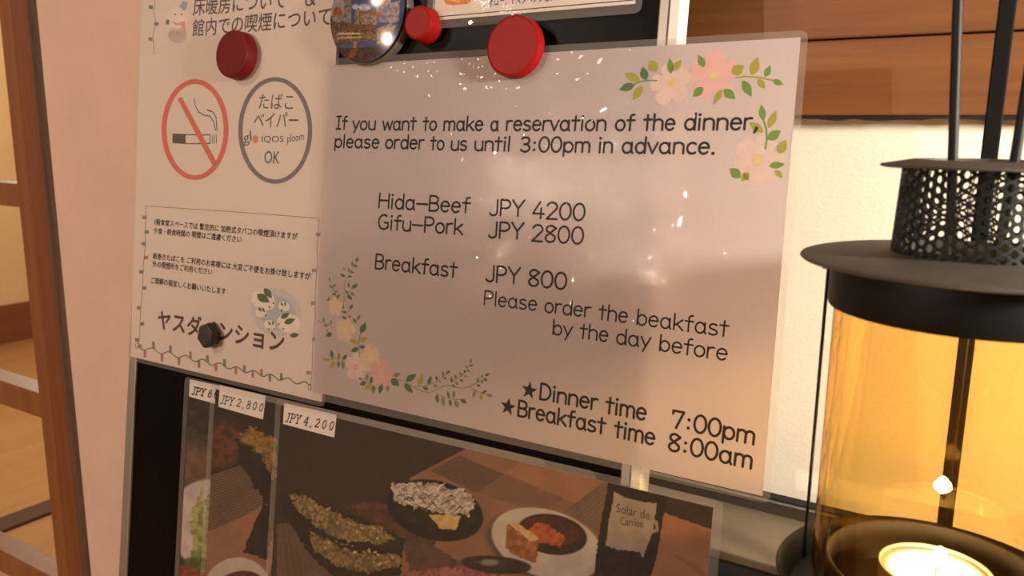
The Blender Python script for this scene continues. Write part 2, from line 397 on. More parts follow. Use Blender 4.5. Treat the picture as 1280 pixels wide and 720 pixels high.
def picture(name, u0, u1, v0, v1, n, step, paint, m, parent, thick=0.25):
    nu = int((u1 - u0) / step) + 1; nv = int((v1 - v0) / step) + 1
    us = np.linspace(u0, u1, nu); vs = np.linspace(v0, v1, nv)
    UU, VV = np.meshgrid(us, vs); P = BO + (UU.ravel()[:, None] * BX + VV.ravel()[:, None] * BU + BN * n) * 0.001
    q = project(P); cols = paint(q[:, 0], q[:, 1])
    i = np.arange(nu * nv).reshape(nv, nu)
    Fc = np.stack([i[:-1, :-1], i[:-1, 1:], i[1:, 1:], i[1:, :-1]], -1).reshape(-1, 4)
    base = world_loc(parent)
    me = bpy.data.meshes.new(name); k = len(P)
    me.vertices.add(k); me.vertices.foreach_set('co', (P - base).astype(np.float32).ravel())
    nf = len(Fc); me.loops.add(nf * 4); me.loops.foreach_set('vertex_index', Fc.ravel().astype(np.int32))
    me.polygons.add(nf); me.polygons.foreach_set('loop_start', (np.arange(nf) * 4).astype(np.int32))
    me.update(calc_edges=True); me.validate()
    a = me.attributes.new('Col', 'FLOAT_COLOR', 'POINT'); a.data.foreach_set('color', cols.astype(np.float32).ravel())
    o = bpy.data.objects.new(name, me); COL.objects.link(o); me.materials.append(m); o.parent = parent
    return o

# ------------------------------------------------------------------ materials
M_pink = mat('pink_plaster', (226, 196, 178), 0.9, noise=0.05, nscale=12, bump=0.12, bscale=300)
M_cream = mat('cream_plaster', (242, 232, 214), 0.9, noise=0.03, nscale=14, bump=0.10, bscale=500, stretch=(1, 1, 1))
M_plank = wood('cedar_plank', (130, 80, 38), (94, 54, 24), axis=0, scale=30, rough=0.5)
M_dark = mat('dark_gap', (20, 12, 8), 0.9, noise=0.2)
M_post = wood('door_wood', (148, 96, 54), (124, 74, 38), axis=2, scale=12, rough=0.5)
M_jamb = wood('jamb_wood', (132, 78, 40), (108, 58, 28), axis=2, scale=12, rough=0.5)
M_strip = wood('old_grey_wood', (112, 86, 64), (58, 42, 30), axis=2, scale=120, rough=0.8)
M_floor = wood('floor_wood', (190, 148, 96), (174, 128, 78), axis=1, scale=6, rough=0.55)
M_base = wood('baseboard_wood', (140, 84, 58), (118, 68, 46), axis=1, scale=8)
M_hall = mat('hall_plaster', (228, 200, 150), 0.9, noise=0.04, nscale=5)
M_shelf = mat('shelf_laminate', (122, 106, 84), 0.5, noise=0.12, nscale=16)  # tan darkened to carry the shadow over the shelf
M_slate = mat('shaded_slate_blue', (58, 66, 74), 0.6, noise=0.1, nscale=20)  # bluish shelf front, its shade put into the dark tone
M_riser = mat('riser_grey', (66, 57, 48), 0.5, noise=0.08, nscale=40)
M_alu = mat('aluminium', (168, 165, 158), 0.42, metal=0.85, noise=0.04, nscale=200, stretch=(1, 1, 0.05))
M_black = mat('board_black', (9, 6, 6), 0.32, noise=0.1, nscale=8, spec=0.08)
M_paper = paper_mat('white_paper', (234, 222, 220), 0.52)
M_paper2 = paper_mat('white_paper_soft', (238, 224, 212), 0.12)
M_tag = mat('price_tag_paper', (232, 224, 218), 0.8, noise=0.03)
M_film = film_mat('laminate', bump=0.60, rough=0.015, bscale=270, haze=0.04, refl=0.6, wave=0.25)
M_filmj = film_mat('laminate_flat', bump=0.04, haze=0.06, bscale=700, big=14.0, rough=0.03)
M_filmc = film_mat('laminate_card', bump=0.05, haze=0.035, refl=0.5, bscale=600)
M_edge = film_mat('laminate_edge', bump=0.3, rough=0.05, bscale=150, haze=0.15, refl=1.2, wave=0.25)
def ink_mat(n, c): return mat(n, c, 0.7, noise=0.04, nscale=200, spec=0.1)
I_black = ink_mat('ink_black', (24, 18, 18)); I_grey = ink_mat('ink_grey', (124, 116, 122)); I_dgrey = ink_mat('ink_dark_grey', (88, 82, 82))
I_red = ink_mat('ink_red', (216, 112, 100)); I_brown = ink_mat('ink_brown', (112, 72, 76)); I_blue = ink_mat('ink_blue', (70, 84, 150))
I_g1 = ink_mat('ink_green', (104, 142, 62)); I_g2 = ink_mat('ink_olive', (160, 152, 58)); I_g3 = ink_mat('ink_deep_green', (78, 108, 68)); I_g4 = ink_mat('ink_moss', (128, 128, 70))
I_pink = ink_mat('ink_pink', (222, 172, 166)); I_pink2 = ink_mat('ink_pale_pink', (216, 188, 178)); I_pink3 = ink_mat('ink_rose', (208, 162, 156)); I_yel = ink_mat('ink_yellow', (226, 192, 126)); I_cream = ink_mat('ink_buff', (208, 184, 156))
I_pblue = ink_mat('ink_pale_blue', (168, 184, 196)); I_orange = ink_mat('ink_orange', (214, 140, 96))
M_print = print_mat('printed_sheet')
M_redp = mat('red_plastic', (146, 22, 20), 0.42, noise=0.06, nscale=60, spec=0.12)
M_redd = mat('dark_red_plastic', (112, 22, 25), 0.45, noise=0.08, nscale=60, bump=0.05, bscale=200, spec=0.15)
M_blackp = mat('black_plastic', (44, 40, 38), 0.45, noise=0.1, nscale=80)
M_rim = mat('silver_rim', (160, 150, 140), 0.4, metal=0.6, noise=0.03)
M_iron = mat('black_enamel', (76, 71, 63), 0.55, noise=0.15, nscale=90, bump=0.08, bscale=700)
M_ironsm = mat('black_lacquer', (18, 16, 15), 0.5, noise=0.1, nscale=60, spec=0.25)

# ------------------------------------------------------------------ the setting
WY = 0.47
MB().box(-0.30, 1.6, WY, WY + 0.12, 1.2386, 2.5).build('wall_back', M_cream, struct=True)
MB().box(-0.8572, -0.30, WY, WY + 0.12, 0.0, 2.5).build('wall_left', M_pink, struct=True)
MB().box(-0.30, 1.6, WY + 0.001, WY + 0.12, 0.0, 1.2295).build('wall_lower', M_pink, struct=True)
# cedar planks above the plaster, the shade under them modelled as a dark ragged strip
pl = MB().box(-0.30, 1.6, 0.4545, WY, 1.4605, 1.4985); bevel(pl.build('trim_1', M_plank, struct=True), 0.0012)
pl = MB().box(-0.30, 1.6, 0.4545, WY, 1.4993, 1.62); bevel(pl.build('trim_2', M_plank, struct=True), 0.0012)
pl = MB().box(-0.30, 1.6, 0.4545, WY, 1.6208, 1.80); bevel(pl.build('trim_3', M_plank, struct=True), 0.0012)
V = []; Fc = []
k = 240
for i in range(k + 1):
    x = -0.30 + 1.9 * i / k
    V += [(x, 0.4565, 1.4605), (x, 0.4565, 1.4592 - 0.0016 * random.random())]
for i in range(k): Fc.append((2 * i, 2 * i + 1, 2 * i + 3, 2 * i + 2))
o = build('plank_shade', V, Fc, M_dark, struct=True); sm = o.modifiers.new('depth', 'SOLIDIFY'); sm.thickness = 0.013; sm.offset = -1
# riser and shelf under the wall
MB().box(-0.30, 1.6, 0.4625, WY + 0.01, 1.2374, 1.2386).build('trim_5', M_dark, struct=True)
bevel(MB().box(-0.30, 1.6, 0.4600, WY + 0.012, 1.2365, 1.2374).build('trim_6', M_alu, struct=True), 0.0004)
MB().box(-0.30, 1.6, 0.4606, WY + 0.012, 1.2290, 1.2365).build('trim_7', M_riser, struct=True)
bevel(MB().box(-0.30, 1.6, 0.4015, 0.4720, 1.2245, 1.2295).build('shelf_top', M_shelf, struct=True), 0.0008)
MB().box(-0.30, 1.6, 0.4030, 0.4715, 0.0, 1.2245).build('shelf_front', M_slate, struct=True)
# door frame at the left
bevel(MB().box(-0.8760, -0.8572, 0.4695, 0.56, 0.0, 2.2).build('trim_8', M_strip, struct=True), 0.0015)
dr = empty('door_1', (-0.92, 0.49, 0.0), 'brown wooden lattice door standing at left edge of the notice wall', 'door'); dr['kind'] = 'structure'
bevel(MB().box(-0.9195, -0.8840, 0.4755, 0.55, 0.0, 2.2).build('door_jamb', M_jamb, dr), 0.002)
bevel(MB().box(-0.9615, -0.9330, 0.4850, 0.53, 0.0, 2.2).build('door_stile', M_post, dr), 0.002)
for z0, z1 in ((1.3598, 1.3863), (1.1068, 1.1380), (0.860, 0.8930), (1.62, 1.65)):
    bevel(MB().box(-1.75, -0.960, 0.4865, 0.515, z0, z1).build('rail', M_post, dr), 0.0015)
bevel(MB().box(-1.80, -1.75, 0.4850, 0.53, 0.0, 2.2).build('door_stile', M_post, dr), 0.002)
# room seen through the door
MB().box(-7.0, 2.0, -4.0, 7.0, -0.05, 0.0).build('floor', M_floor, struct=True)
MB().box(-5.95, -5.75, 0.0, 7.0, 0.0, 2.6).build('wall_hall', M_hall, struct=True)
bevel(MB().box(-5.75, -5.73, 0.0, 7.0, 0.0, 0.262).build('baseboard_hall', M_base, struct=True), 0.004)
MB().box(-5.75, -0.9, 6.9, 7.0, 0.0, 2.6).build('wall_far', M_hall, struct=True)
MB().box(-3.10, -2.99, 0.6, 6.9, 0.0, 0.012).build('floor_strip', mat('dark_brown_strip', (84, 58, 50), 0.5, noise=0.1), struct=True)  # dark brown strip laid along the hall floor

# low cabinet under the board, below the picture
cb = empty('cabinet', (-0.25, 0.28, 0.0), 'low wooden cabinet carrying the black notice board', 'cabinet')
bevel(MB().box(-0.75, 0.30, 0.16, 0.40, 0.03, 0.975).build('body', M_jamb, cb), 0.003)
bevel(MB().box(-0.77, 0.32, 0.145, 0.401, 0.975, 1.0).build('top', M_post, cb), 0.003)
MB().box(-0.73, 0.28, 0.18, 0.39, 0.0, 0.03).build('plinth', M_dark, cb)
for x0, x1 in ((-0.745, -0.23), (-0.222, 0.295)):
    d = bevel(MB().box(x0, x1, 0.148, 0.16, 0.05, 0.965).build('door', M_post, cb), 0.002)
    MB().lathe(((x0 if x0 > -0.5 else x1) + (0.04 if x0 > -0.5 else -0.04), 0.148, 0.6), [(0.006, 0), (0.006, 0.012), (0.012, 0.016), (0.012, 0.026), (0.004, 0.028)], 20, axis=(np.array([0, -1.0, 0]), np.array([1.0, 0, 0]), np.array([0, 0, 1.0]))).build('knob', M_rim, d, smooth=True)

# ------------------------------------------------------------------ the notice board
UL, UR, VT, VB = -586.0, -150.8, 372.0, -444.0
bd = empty('notice_board', bp((UL + UR) / 2, VB, -6), 'black magnetic notice board in a thin silver frame, leaning against the wall', 'board')
MB().slab([(UL + 3, VB + 3), (UR - 3, VB + 3), (UR - 3, VT - 3), (UL + 3, VT - 3)], -12, -2.2).build('panel', M_black, bd)
bevel(MB().slab([(UR - 5.6, VB), (UR, VB), (UR, VT), (UR - 5.6, VT)], -12.5, 0.1).build('edge_strip', mat('edge_white', (232, 226, 214), 0.4, noise=0.03), bd, label='cream-white edge strip'), 0.0006)  # cream-white strip along the right edge only
for a, b, c, d in ((UL, UL + 9.5, VB, VT), (UR - 11.5, UR - 5.6, VB, VT)):
    bevel(MB().slab([(a, c), (b, c), (b, d), (a, d)], -12.5, -0.3).build('frame_side', M_alu, bd), 0.0008)
for c, d in ((VB, VB + 11), (VT - 11, VT)):
    bevel(MB().slab([(UL + 9.5, c), (UR - 11.5, c), (UR - 11.5, d), (UL + 9.5, d)], -12.5, -0.3).build('frame_rail', M_alu, bd), 0.0008)

def round_quad(Q, r=4.5, k=5):
    P = []; Q = [np.array(p) for p in Q]; n = len(Q)
    for i in range(n):
        a, b, c = Q[i - 1], Q[i], Q[(i + 1) % n]; e1 = (a - b) / np.hypot(*(a - b)); e2 = (c - b) / np.hypot(*(c - b))
        p0, p1 = b + e1 * r, b + e2 * r
        for j in range(k + 1):
            t = j / k; P.append(tuple(p0 * (1 - t) ** 2 + b * 2 * t * (1 - t) + p1 * t ** 2))
    return P
def pouch(outer, inner, n, m, parent, k=5):
    """clear film over a sheet and the sealed border around it"""
    MB().slab(inner, n, n + .14).build('laminate_film', m, parent)
    P = round_quad(outer, k=k); I = [inner[i // (k + 1)] for i in range(len(P))]; N_ = len(P)
    V = [bp(*p, n) for p in P] + [bp(*p, n) for p in I] + [bp(*p, n + .14) for p in P] + [bp(*p, n + .14) for p in I]
    Fc = []
    for i in range(N_):
        j = (i + 1) % N_; same = I[i] is I[j]
        Fc.append((2 * N_ + i, 2 * N_ + j, 3 * N_ + i) if same else (2 * N_ + i, 2 * N_ + j, 3 * N_ + j, 3 * N_ + i))
        Fc.append((j, i, N_ + i) if same else (j, i, N_ + i, N_ + j))
        Fc.append((i, j, 2 * N_ + j, 2 * N_ + i))
    build('film_border', V, Fc, M_edge, parent)
# ------------------------------------------------------------------ dinner notice
def sheet_mm(px_corners, n): return [uv_of(x, y, n) for x, y in px_corners]
NS = 2.0
q = sheet_mm([(411.5, 82), (1001, 46.5), (953, 620), (391, 489)], NS)
ds = empty('dinner_notice', bp((q[2][0] + q[3][0]) / 2, q[3][1], NS), 'large laminated white notice with English dinner and breakfast prices and flower sprays', 'notice')
MB().slab([q[3], q[2], q[1], q[0]], NS, NS + 0.15).build('paper', M_paper, ds)
fq = sheet_mm([(405, 74), (1011, 37.5), (962.5, 630), (385, 497)], NS)
pouch([fq[3], fq[2], fq[1], fq[0]], [q[3], q[2], q[1], q[0]], NS + .36, M_film, ds)
ink = Ink(NS + 0.22)
W = lambda t, a, b, c, d, cap, wd: word(ink, t, a, b, c, d, cap, wd)
for t, a, b, c, d in (('If', 419.4, 161.2, 434.2, 161.4), ('you', 439.7, 162, 469.4, 162), ('want', 477.2, 162.5, 520.6, 162.5), ('to', 527.5, 162.8, 546, 162.8), ('make', 553.8, 163, 603.8, 163), ('a', 612.5, 163.3, 623.4, 163.3), ('reservation', 632, 163.1, 757.8, 163.1), ('of', 768, 163, 793.8, 163), ('the', 802.7, 162.7, 844, 162.5), ('dinner,', 854.5, 162.3, 947.5, 161.9)): W(t, a, b, c, d, 8.0, 1.2)
for t, a, b, c, d in (('please', 417.8, 184, 474, 185.2), ('order', 481, 185.3, 530.3, 186.2), ('to', 536.9, 187, 555.3, 187.1), ('us', 563, 187.7, 583.8, 187.8), ('until', 592.5, 188, 636.7, 188.8), ('3:00pm', 650, 189.7, 737.5, 190.3), ('in', 747.6, 190.6, 766, 190.7), ('advance.', 776.5, 191.1, 893.6, 192.4)): W(t, a, b, c, d, 8.0, 1.2)
for t, a, b, c, d in (('Hida-Beef', 472.7, 259.5, 588, 266.6), ('JPY', 611, 269, 655.8, 270.6), ('4200', 664.5, 272.4, 731.3, 276), ('Gifu-Pork', 472, 286, 579.2, 293.3), ('JPY', 609.9, 296.9, 654.7, 299), ('2800', 663.9, 301, 729.5, 305.4), ('Breakfast', 468.3, 335.4, 571.6, 346.9), ('JPY', 606.6, 351.4, 650.3, 354.9), ('800', 659.5, 356.8, 708.3, 362.3)): W(t, a, b, c, d, 8.9, 1.2)
for t, a, b, c, d in (('Please', 604.4, 380.6, 671.1, 388.3), ('order', 680, 390, 738.5, 397), ('the', 747.1, 398.8, 784.4, 403.6), ('beakfast', 795.3, 405.4, 911, 421.3), ('by', 690.3, 417.8, 715.6, 421), ('the', 723.5, 422.3, 760, 427.3), ('day', 769.6, 429.5, 813.5, 435.2), ('before', 823.4, 438, 909, 450.8)): W(t, a, b, c, d, 7.9, 0.95)
for t, a, b, c, d in (('Dinner', 673.8, 498.6, 747.5, 513), ('time', 755.5, 515.5, 808, 525.6), ('7:00pm', 838.1, 533.5, 943.2, 555.8), ('Breakfast', 646.3, 519.4, 757.1, 543), ('time', 766.1, 545.5, 818.7, 556.7), ('8:00am', 834.2, 562.2, 940.1, 586.2)): W(t, a, b, c, d, 8.6, 1.3)
for cx, cy, r in ((661.5, 488, 10.3), (635, 508.5, 10.3)):
    u, v = uv_of(cx, cy, ink.n); e = np.array([math.cos(-0.05), math.sin(-0.05)])
    P = []
    for i in range(10):
        a = PI / 2 + i * PI / 5 - 0.06; rr = 5.3 if i % 2 == 0 else 2.1; P.append((u + rr * math.cos(a), v + rr * math.sin(a)))
    ctr = (u, v)
    for i in range(10): ink.poly([ctr, P[i], P[(i + 1) % 10]])
ink.build('lettering', I_black, ds, 'black printed lettering and two stars')

fl = {c: Ink(NS + 0.20) for c in 'gohm'}      # green, olive, deep green, moss
fmat = {'g': I_g1, 'o': I_g2, 'h': I_g3, 'm': I_g4}
def zl(ox, oy, sc, items):
    for c, x0, y0, x1, y1, *wf in items: fl[c].pix(leaf_pts(ox + x0 / sc, oy + y0 / sc, ox + x1 / sc, oy + y1 / sc, wf[0] if wf else 0.5))
zl(765, 60, 5.818, [('h', 165, 265, 52, 305), ('o', 200, 238, 92, 185, .55), ('h', 245, 235, 222, 135, .6), ('o', 220, 270, 152, 382, .45), ('o', 320, 172, 275, 88, .8), ('g', 428, 190, 420, 72, .4), ('o', 430, 170, 507, 88, .45),
  ('g', 670, 140, 628, 50, .55), ('g', 662, 285, 590, 355, .6), ('o', 868, 185, 960, 130, .75), ('o', 800, 300, 735, 415, .35), ('g', 810, 300, 898, 370, .6), ('o', 1015, 200, 1060, 65, .5), ('g', 1112, 212, 1153, 125, .5), ('g', 1168, 235, 1245, 265, .55), ('o', 1060, 225, 1112, 295, .6), ('g', 950, 235, 1015, 355, .5)])
zl(900, 125, 6.55, [('g', 355, 170, 338, 35, .42), ('o', 395, 230, 462, 85, .4), ('o', 352, 265, 240, 180, .5), ('g', 388, 325, 497, 250, .6), ('o', 478, 440, 543, 325, .6), ('g', 400, 540, 530, 525, .45), ('o', 450, 570, 512, 638, .5), ('g', 170, 635, 78, 560, .7), ('o', 235, 590, 175, 668, .6), ('o', 190, 600, 235, 660, .5)])
zl(395, 310, 6.0, [('h', 300, 105, 316, 68, .5), ('m', 275, 140, 270, 100, .5), ('h', 280, 130, 316, 140, .5), ('h', 248, 185, 245, 150, .4), ('m', 255, 180, 288, 185, .5), ('h', 240, 215, 272, 212, .5), ('h', 220, 215, 180, 195, .5), ('m', 212, 170, 208, 140, .4), ('m', 105, 250, 98, 218, .4), ('m', 130, 300, 98, 280, .5), ('m', 130, 295, 148, 265, .5), ('h', 150, 355, 120, 340, .5), ('m', 140, 335, 165, 318, .5), ('h', 155, 380, 178, 345, .5), ('h', 105, 385, 78, 395, .4), ('h', 95, 390, 95, 365, .4),
  ('m', 250, 300, 240, 252, .4), ('h', 272, 305, 312, 265, .5), ('h', 240, 345, 222, 315, .5), ('m', 260, 330, 290, 362, .5), ('h', 235, 350, 270, 390, .5), ('m', 200, 460, 205, 425, .5), ('h', 230, 482, 190, 478, .5), ('h', 255, 460, 275, 420, .5), ('h', 228, 535, 195, 510, .5), ('m', 235, 520, 270, 512, .5), ('m', 310, 540, 330, 500, .5), ('h', 300, 560, 275, 525, .4), ('m', 60, 560, 55, 518, .4), ('m', 110, 575, 115, 538, .4), ('h', 88, 580, 55, 585, .5), ('h', 120, 640, 72, 660, .7), ('h', 335, 640, 372, 558, .5), ('o', 315, 712, 252, 685, .5), ('o', 325, 700, 385, 672, .6), ('m', 22, 548, 8, 546, .6), ('m', 95, 630, 78, 612, .5)])
zl(395, 420, 8.0, [('h', 425, 120, 350, 155, .6), ('h', 430, 110, 498, 110, .6), ('o', 130, 240, 60, 230, .5), ('h', 165, 225, 150, 135, .4), ('m', 225, 235, 232, 160, .4), ('h', 265, 240, 308, 185, .5), ('o', 180, 250, 150, 325, .45), ('h', 225, 245, 225, 320, .4), ('m', 265, 245, 272, 335, .4), ('m', 460, 425, 420, 428, .7), ('m', 505, 450, 515, 375, .4), ('h', 545, 480, 560, 400, .45), ('h', 505, 465, 435, 485, .6), ('o', 545, 480, 490, 540, .6), ('m', 570, 490, 575, 578, .5), ('h', 660, 480, 632, 580, .45), ('m', 720, 490, 712, 560, .5), ('m', 770, 400, 848, 375, .55), ('h', 750, 430, 832, 497, .7)])
zl(490, 440, 9.0, [('h', 155, 330, 272, 245, .5), ('h', 135, 350, 235, 465, .42), ('o', 300, 380, 342, 250, .45), ('h', 405, 370, 442, 268, .4), ('h', 345, 395, 415, 425, .5), ('h', 500, 320, 502, 265, .5), ('m', 460, 375, 522, 385, .5), ('m', 575, 280, 568, 215, .4), ('h', 605, 245, 655, 208, .5), ('h', 575, 285, 620, 305, .4), ('m', 525, 320, 552, 350, .4), ('h', 675, 345, 665, 275, .4), ('h', 675, 370, 712, 395, .5), ('m', 720, 310, 710, 245, .4), ('m', 710, 330, 745, 375, .5), ('m', 790, 280, 762, 218, .45), ('h', 760, 305, 805, 335, .5), ('h', 825, 240, 812, 195, .5), ('m', 810, 265, 850, 285, .5), ('h', 845, 205, 880, 222, .5), ('m', 850, 180, 828, 148, .5), ('h', 870, 155, 915, 152, .5), ('m', 880, 125, 895, 72, .45),
  ('h', 960, 345, 970, 280, .4), ('m', 1015, 300, 1010, 245, .45), ('h', 1045, 270, 1100, 240, .5), ('h', 1030, 300, 1075, 328, .5), ('m', 1000, 320, 1025, 358, .5), ('h', 950, 365, 1000, 390, .5), ('m', 935, 430, 915, 515, .4), ('o', 995, 455, 1005, 550, .4), ('h', 1010, 460, 1070, 435, .5), ('m', 1065, 480, 1132, 495, .6), ('h', 505, 475, 512, 580, .4), ('m', 570, 500, 580, 615, .35), ('h', 645, 520, 622, 438, .35), ('m', 690, 520, 698, 432, .4), ('h', 650, 530, 660, 615, .4), ('m', 710, 535, 742, 635, .45), ('h', 770, 530, 842, 578, .55)])
def stem(c, pts, wd, ox, oy, sc): fl[c].pstroke([(ox + x / sc, oy + y / sc) for x, y in pts], wd)
stem('g', [(150, 270), (200, 245), (260, 235), (325, 238)], .7, 765, 60, 5.818); stem('o', [(900, 218), (960, 207), (1060, 212), (1170, 235)], .7, 765, 60, 5.818)
stem('g', [(355, 165), (378, 230), (385, 310), (372, 400)], .8, 900, 125, 6.55)
stem('m', [(300, 110), (255, 190), (212, 255), (212, 330), (205, 460)], .35, 395, 310, 6); stem('m', [(100, 240), (130, 310), (165, 390)], .3, 395, 310, 6); stem('m', [(275, 280), (245, 345), (212, 400)], .3, 395, 310, 6)
stem('m', [(262, 450), (235, 490), (228, 545)], .3, 395, 310, 6); stem('m', [(15, 548), (70, 560), (135, 602)], .3, 395, 310, 6); stem('m', [(318, 525), (290, 575)], .3, 395, 310, 6); stem('m', [(345, 600), (322, 690), (318, 730)], .4, 395, 310, 6)
stem('m', [(435, 0), (425, 100), (440, 222)], .4, 395, 420, 8); stem('m', [(120, 238), (200, 228), (290, 255)], .35, 395, 420, 8); stem('m', [(440, 430), (520, 470), (600, 520)], .3, 395, 420, 8)
stem('m', [(40, 310), (140, 330), (230, 390), (330, 440), (420, 460), (500, 425), (580, 382), (650, 380), (720, 400), (800, 405), (870, 390), (940, 352), (1060, 300)], .4, 490, 440, 9)
stem('m', [(230, 392), (360, 385), (480, 345), (560, 290), (625, 235)], .35, 490, 440, 9); stem('m', [(660, 340), (740, 300), (830, 225), (890, 110)], .3, 490, 440, 9); stem('m', [(870, 392), (980, 450), (1075, 485)], .35, 490, 440, 9); stem('m', [(490, 460), (560, 495), (650, 525), (775, 538)], .35, 490, 440, 9)
for c in fl: fl[c].build('leaf_print', fmat[c], ds)
def flower(cx, cy, r, mats, rot=0.0, petals=5, sq=1.0, tag_=0):
    u, v = uv_of(cx, cy, NS + .2)
    i1 = Ink(NS + 0.17 + tag_ * 0.008)
    P = []
    for k in range(petals):                   # one scalloped outline
        for j in range(12):
            a = rot + 2 * PI * (k + j / 12 - .5) / petals; x_ = abs(j / 12 - .5) * 2
            rr = r * (.60 + .48 * math.sqrt(max(0, 1 - x_ ** 2.6))); P.append((u + rr * math.cos(a), v + rr * math.sin(a) * sq))
    for k in range(len(P)): i1.poly([(u, v), P[k], P[(k + 1) % len(P)]])
    i1.build('blossom_print', mats[0], ds)
    if len(mats) > 1:
        i2 = Ink(NS + 0.185 + tag_ * 0.008); i2.poly([(u + r * .26 * math.cos(t), v + r * .26 * math.sin(t)) for t in np.linspace(0, 2 * PI, 18)[:-1]]); i2.build('blossom_centre_print', mats[1], ds)
    if len(mats) > 2:
        i2 = Ink(NS + 0.20 + tag_ * 0.008); i2.poly([(u + r * .15 * math.cos(t), v + r * .15 * math.sin(t)) for t in np.linspace(0, 2 * PI, 14)[:-1]]); i2.build('blossom_centre_print', mats[2], ds)
flower(838, 105, 10.0, [I_pink2, I_yel, I_cream], 0.5); flower(892, 94.5, 11.2, [I_pink, I_cream, I_yel], 1.57, tag_=1); flower(947, 200, 11.5, [I_pink2, I_cream, I_yel], 1.2)
flower(419.5, 383, 6.0, [I_cream], 0.3); flower(431.5, 412, 8.0, [I_cream, I_yel], 0.2); flower(445, 459, 8.5, [I_pink2, I_pink3], 0.3); flower(463, 447, 8.0, [I_cream, I_yel], 0.8, tag_=1); flower(476, 467, 9.0, [I_pink3, I_pink, I_pink3], 0.1, tag_=2)

# ------------------------------------------------------------------ Japanese house-rules notice
NJ = 0.5
jb = [uv_of(x, y, NJ) for x, y in ((175.5, 0), (163, 449), (389, 499))]
J0, J1 = -585.5, -372.0; JB = -171.5; JT = JB + 300
js = empty('house_rules_notice', bp((J0 + J1) / 2, JB, NJ), 'tall laminated Japanese notice with no-smoking sign, left of the dinner notice', 'notice')
sk = lambda u, v: (u - (v - JB) * 0.028 , v)      # the sheet hangs a little askew
MB().slab([sk(J0 + 3, JB + 3), sk(J1 - 3, JB + 1), sk(J1 - 3, JT - 3), sk(J0 + 3, JT - 3)], NJ, NJ + 0.15).build('paper', M_paper2, js)
pouch([sk(J0, JB), sk(J1, JB - 2), sk(J1, JT), sk(J0, JT)], [sk(J0 + 3, JB + 3), sk(J1 - 3, JB + 1), sk(J1 - 3, JT - 3), sk(J0 + 3, JT - 3)], NJ + .36, M_filmj, js)
NI = NJ + 0.22
t = Multi()
t.add(font_text('床暖房について', (241, 20), (356, 11), NI, None, 'lettering', js, bold=0.022, mmh=13.5))
t.add(font_text('＆', (381, 8), (394, 7), NI, None, 'lettering', js, bold=0.012))
t.add(font_text('館内での喫煙について', (240, 46), (413, 32), NI, None, 'lettering', js, bold=0.022, mmh=12.5))
t.build('heading', I_grey, js, 'grey Japanese heading in two lines')
t = Multi()
t.add(font_text('たばこ', (323, 136), (366, 137), NI, None, 'lettering', js, mmh=10.5))
t.add(font_text('ベイパー', (317, 159), (372, 160), NI, None, 'lettering', js, mmh=10.5))
t.add(font_text('OK', (330, 204), (349, 205), NI, None, 'lettering', js, mmh=8.5))
t.add(font_text('gl', (305, 183), (315, 180), NI, None, 'lettering', js, mmh=9.5, bold=-0.01))
t.add(font_text('IQOS', (327, 179), (354, 179), NI, None, 'lettering', js, mmh=5.0, bold=-0.015))
t.add(font_text('ploom', (359, 181), (380, 178), NI, None, 'lettering', js, mmh=6.8, bold=-0.01))
t.build('circle_lettering', I_dgrey, js)
t = Multi()
for body, a, b, h in (('1階食堂スペースでは 暫定的に 加熱式タバコの喫煙頂けますが', (193, 281), (371.5, 300), 4.8), ('夕食・朝食時間の 喫煙はご遠慮ください', (192, 292), (301.5, 303.5), 4.8),
    ('紙巻きたばこを ご利用のお客様には 大変ご不便をお掛け致しますが', (191, 323.5), (388, 350), 4.8), ('外の喫煙所をご利用ください', (190.5, 333.5), (265, 344), 4.8), ('ご理解の程宜しくお願いいたします', (188.5, 354), (282, 368.5), 4.8)):
    t.add(font_text(body, a, b, NI, None, 'lettering', js, bold=0.020, mmh=h))
t.build('body_text', I_black, js)
t = Multi(); t.add(font_text('ヤスダペンション', (197, 411), (354, 441), NI, None, 'lettering', js, bold=0.075, mmh=14.6)); t.build('house_name', I_brown, js)
def ring(ink, cx, cy, rx, ry, wd_px, rot=0.0):
    N_ = 56; P = []
    for s_ in (1, -1):
        P.append([(cx + (rx + s_ * wd_px / 2) * math.cos(2 * PI * i / N_), cy + (ry + s_ * wd_px / 2) * math.sin(2 * PI * i / N_)) for i in range(N_)])
    for i in range(N_):
        j = (i + 1) % N_; ink.pix([P[0][i], P[0][j], P[1][j], P[1][i]])
i1 = Ink(NI); ring(i1, 243.8, 162, 38.8, 60, 6.2); i1.pix([(222, 124), (227, 121), (271, 203), (266, 208)]); i1.build('prohibition_ring', I_red, js, 'red ring with a slanting bar')
i1 = Ink(NI); ring(i1, 344, 163, 43.5, 64, 5.4); i1.build('permit_ring', I_grey, js, 'grey ring around the tobacco lines')
i1 = Ink(NI - .03)
i1.pix([(215.5, 167), (232, 167.5), (232, 180), (215.5, 179)])
i1.pstroke([(232, 168.3), (262.5, 168.6)], .8); i1.pstroke([(232, 179.6), (262.5, 179.4)], .8); i1.pstroke([(262.5, 168.6), (262.5, 179.4)], .8)
for x in (265.5, 268, 270.5): i1.pstroke([(x, 168.6), (x, 179)], .7)
i1.pstroke([(243, 123.5), (244, 132), (248, 140), (255, 144), (262, 145), (267, 152), (269.5, 163)], .8); i1.pstroke([(259, 137.5), (266, 140), (270, 147), (271.5, 163)], .9)
i1.build('cigarette_print', I_dgrey, js, 'dark cigarette pictogram with smoke')
i1 = Ink(NI); i1.pix([(319.3 + 3.6 * math.cos(a), 174 + 5 * math.sin(a)) for a in np.linspace(0, 2 * PI, 16)[:-1]]); i1.build('orange_dot', I_orange, js)
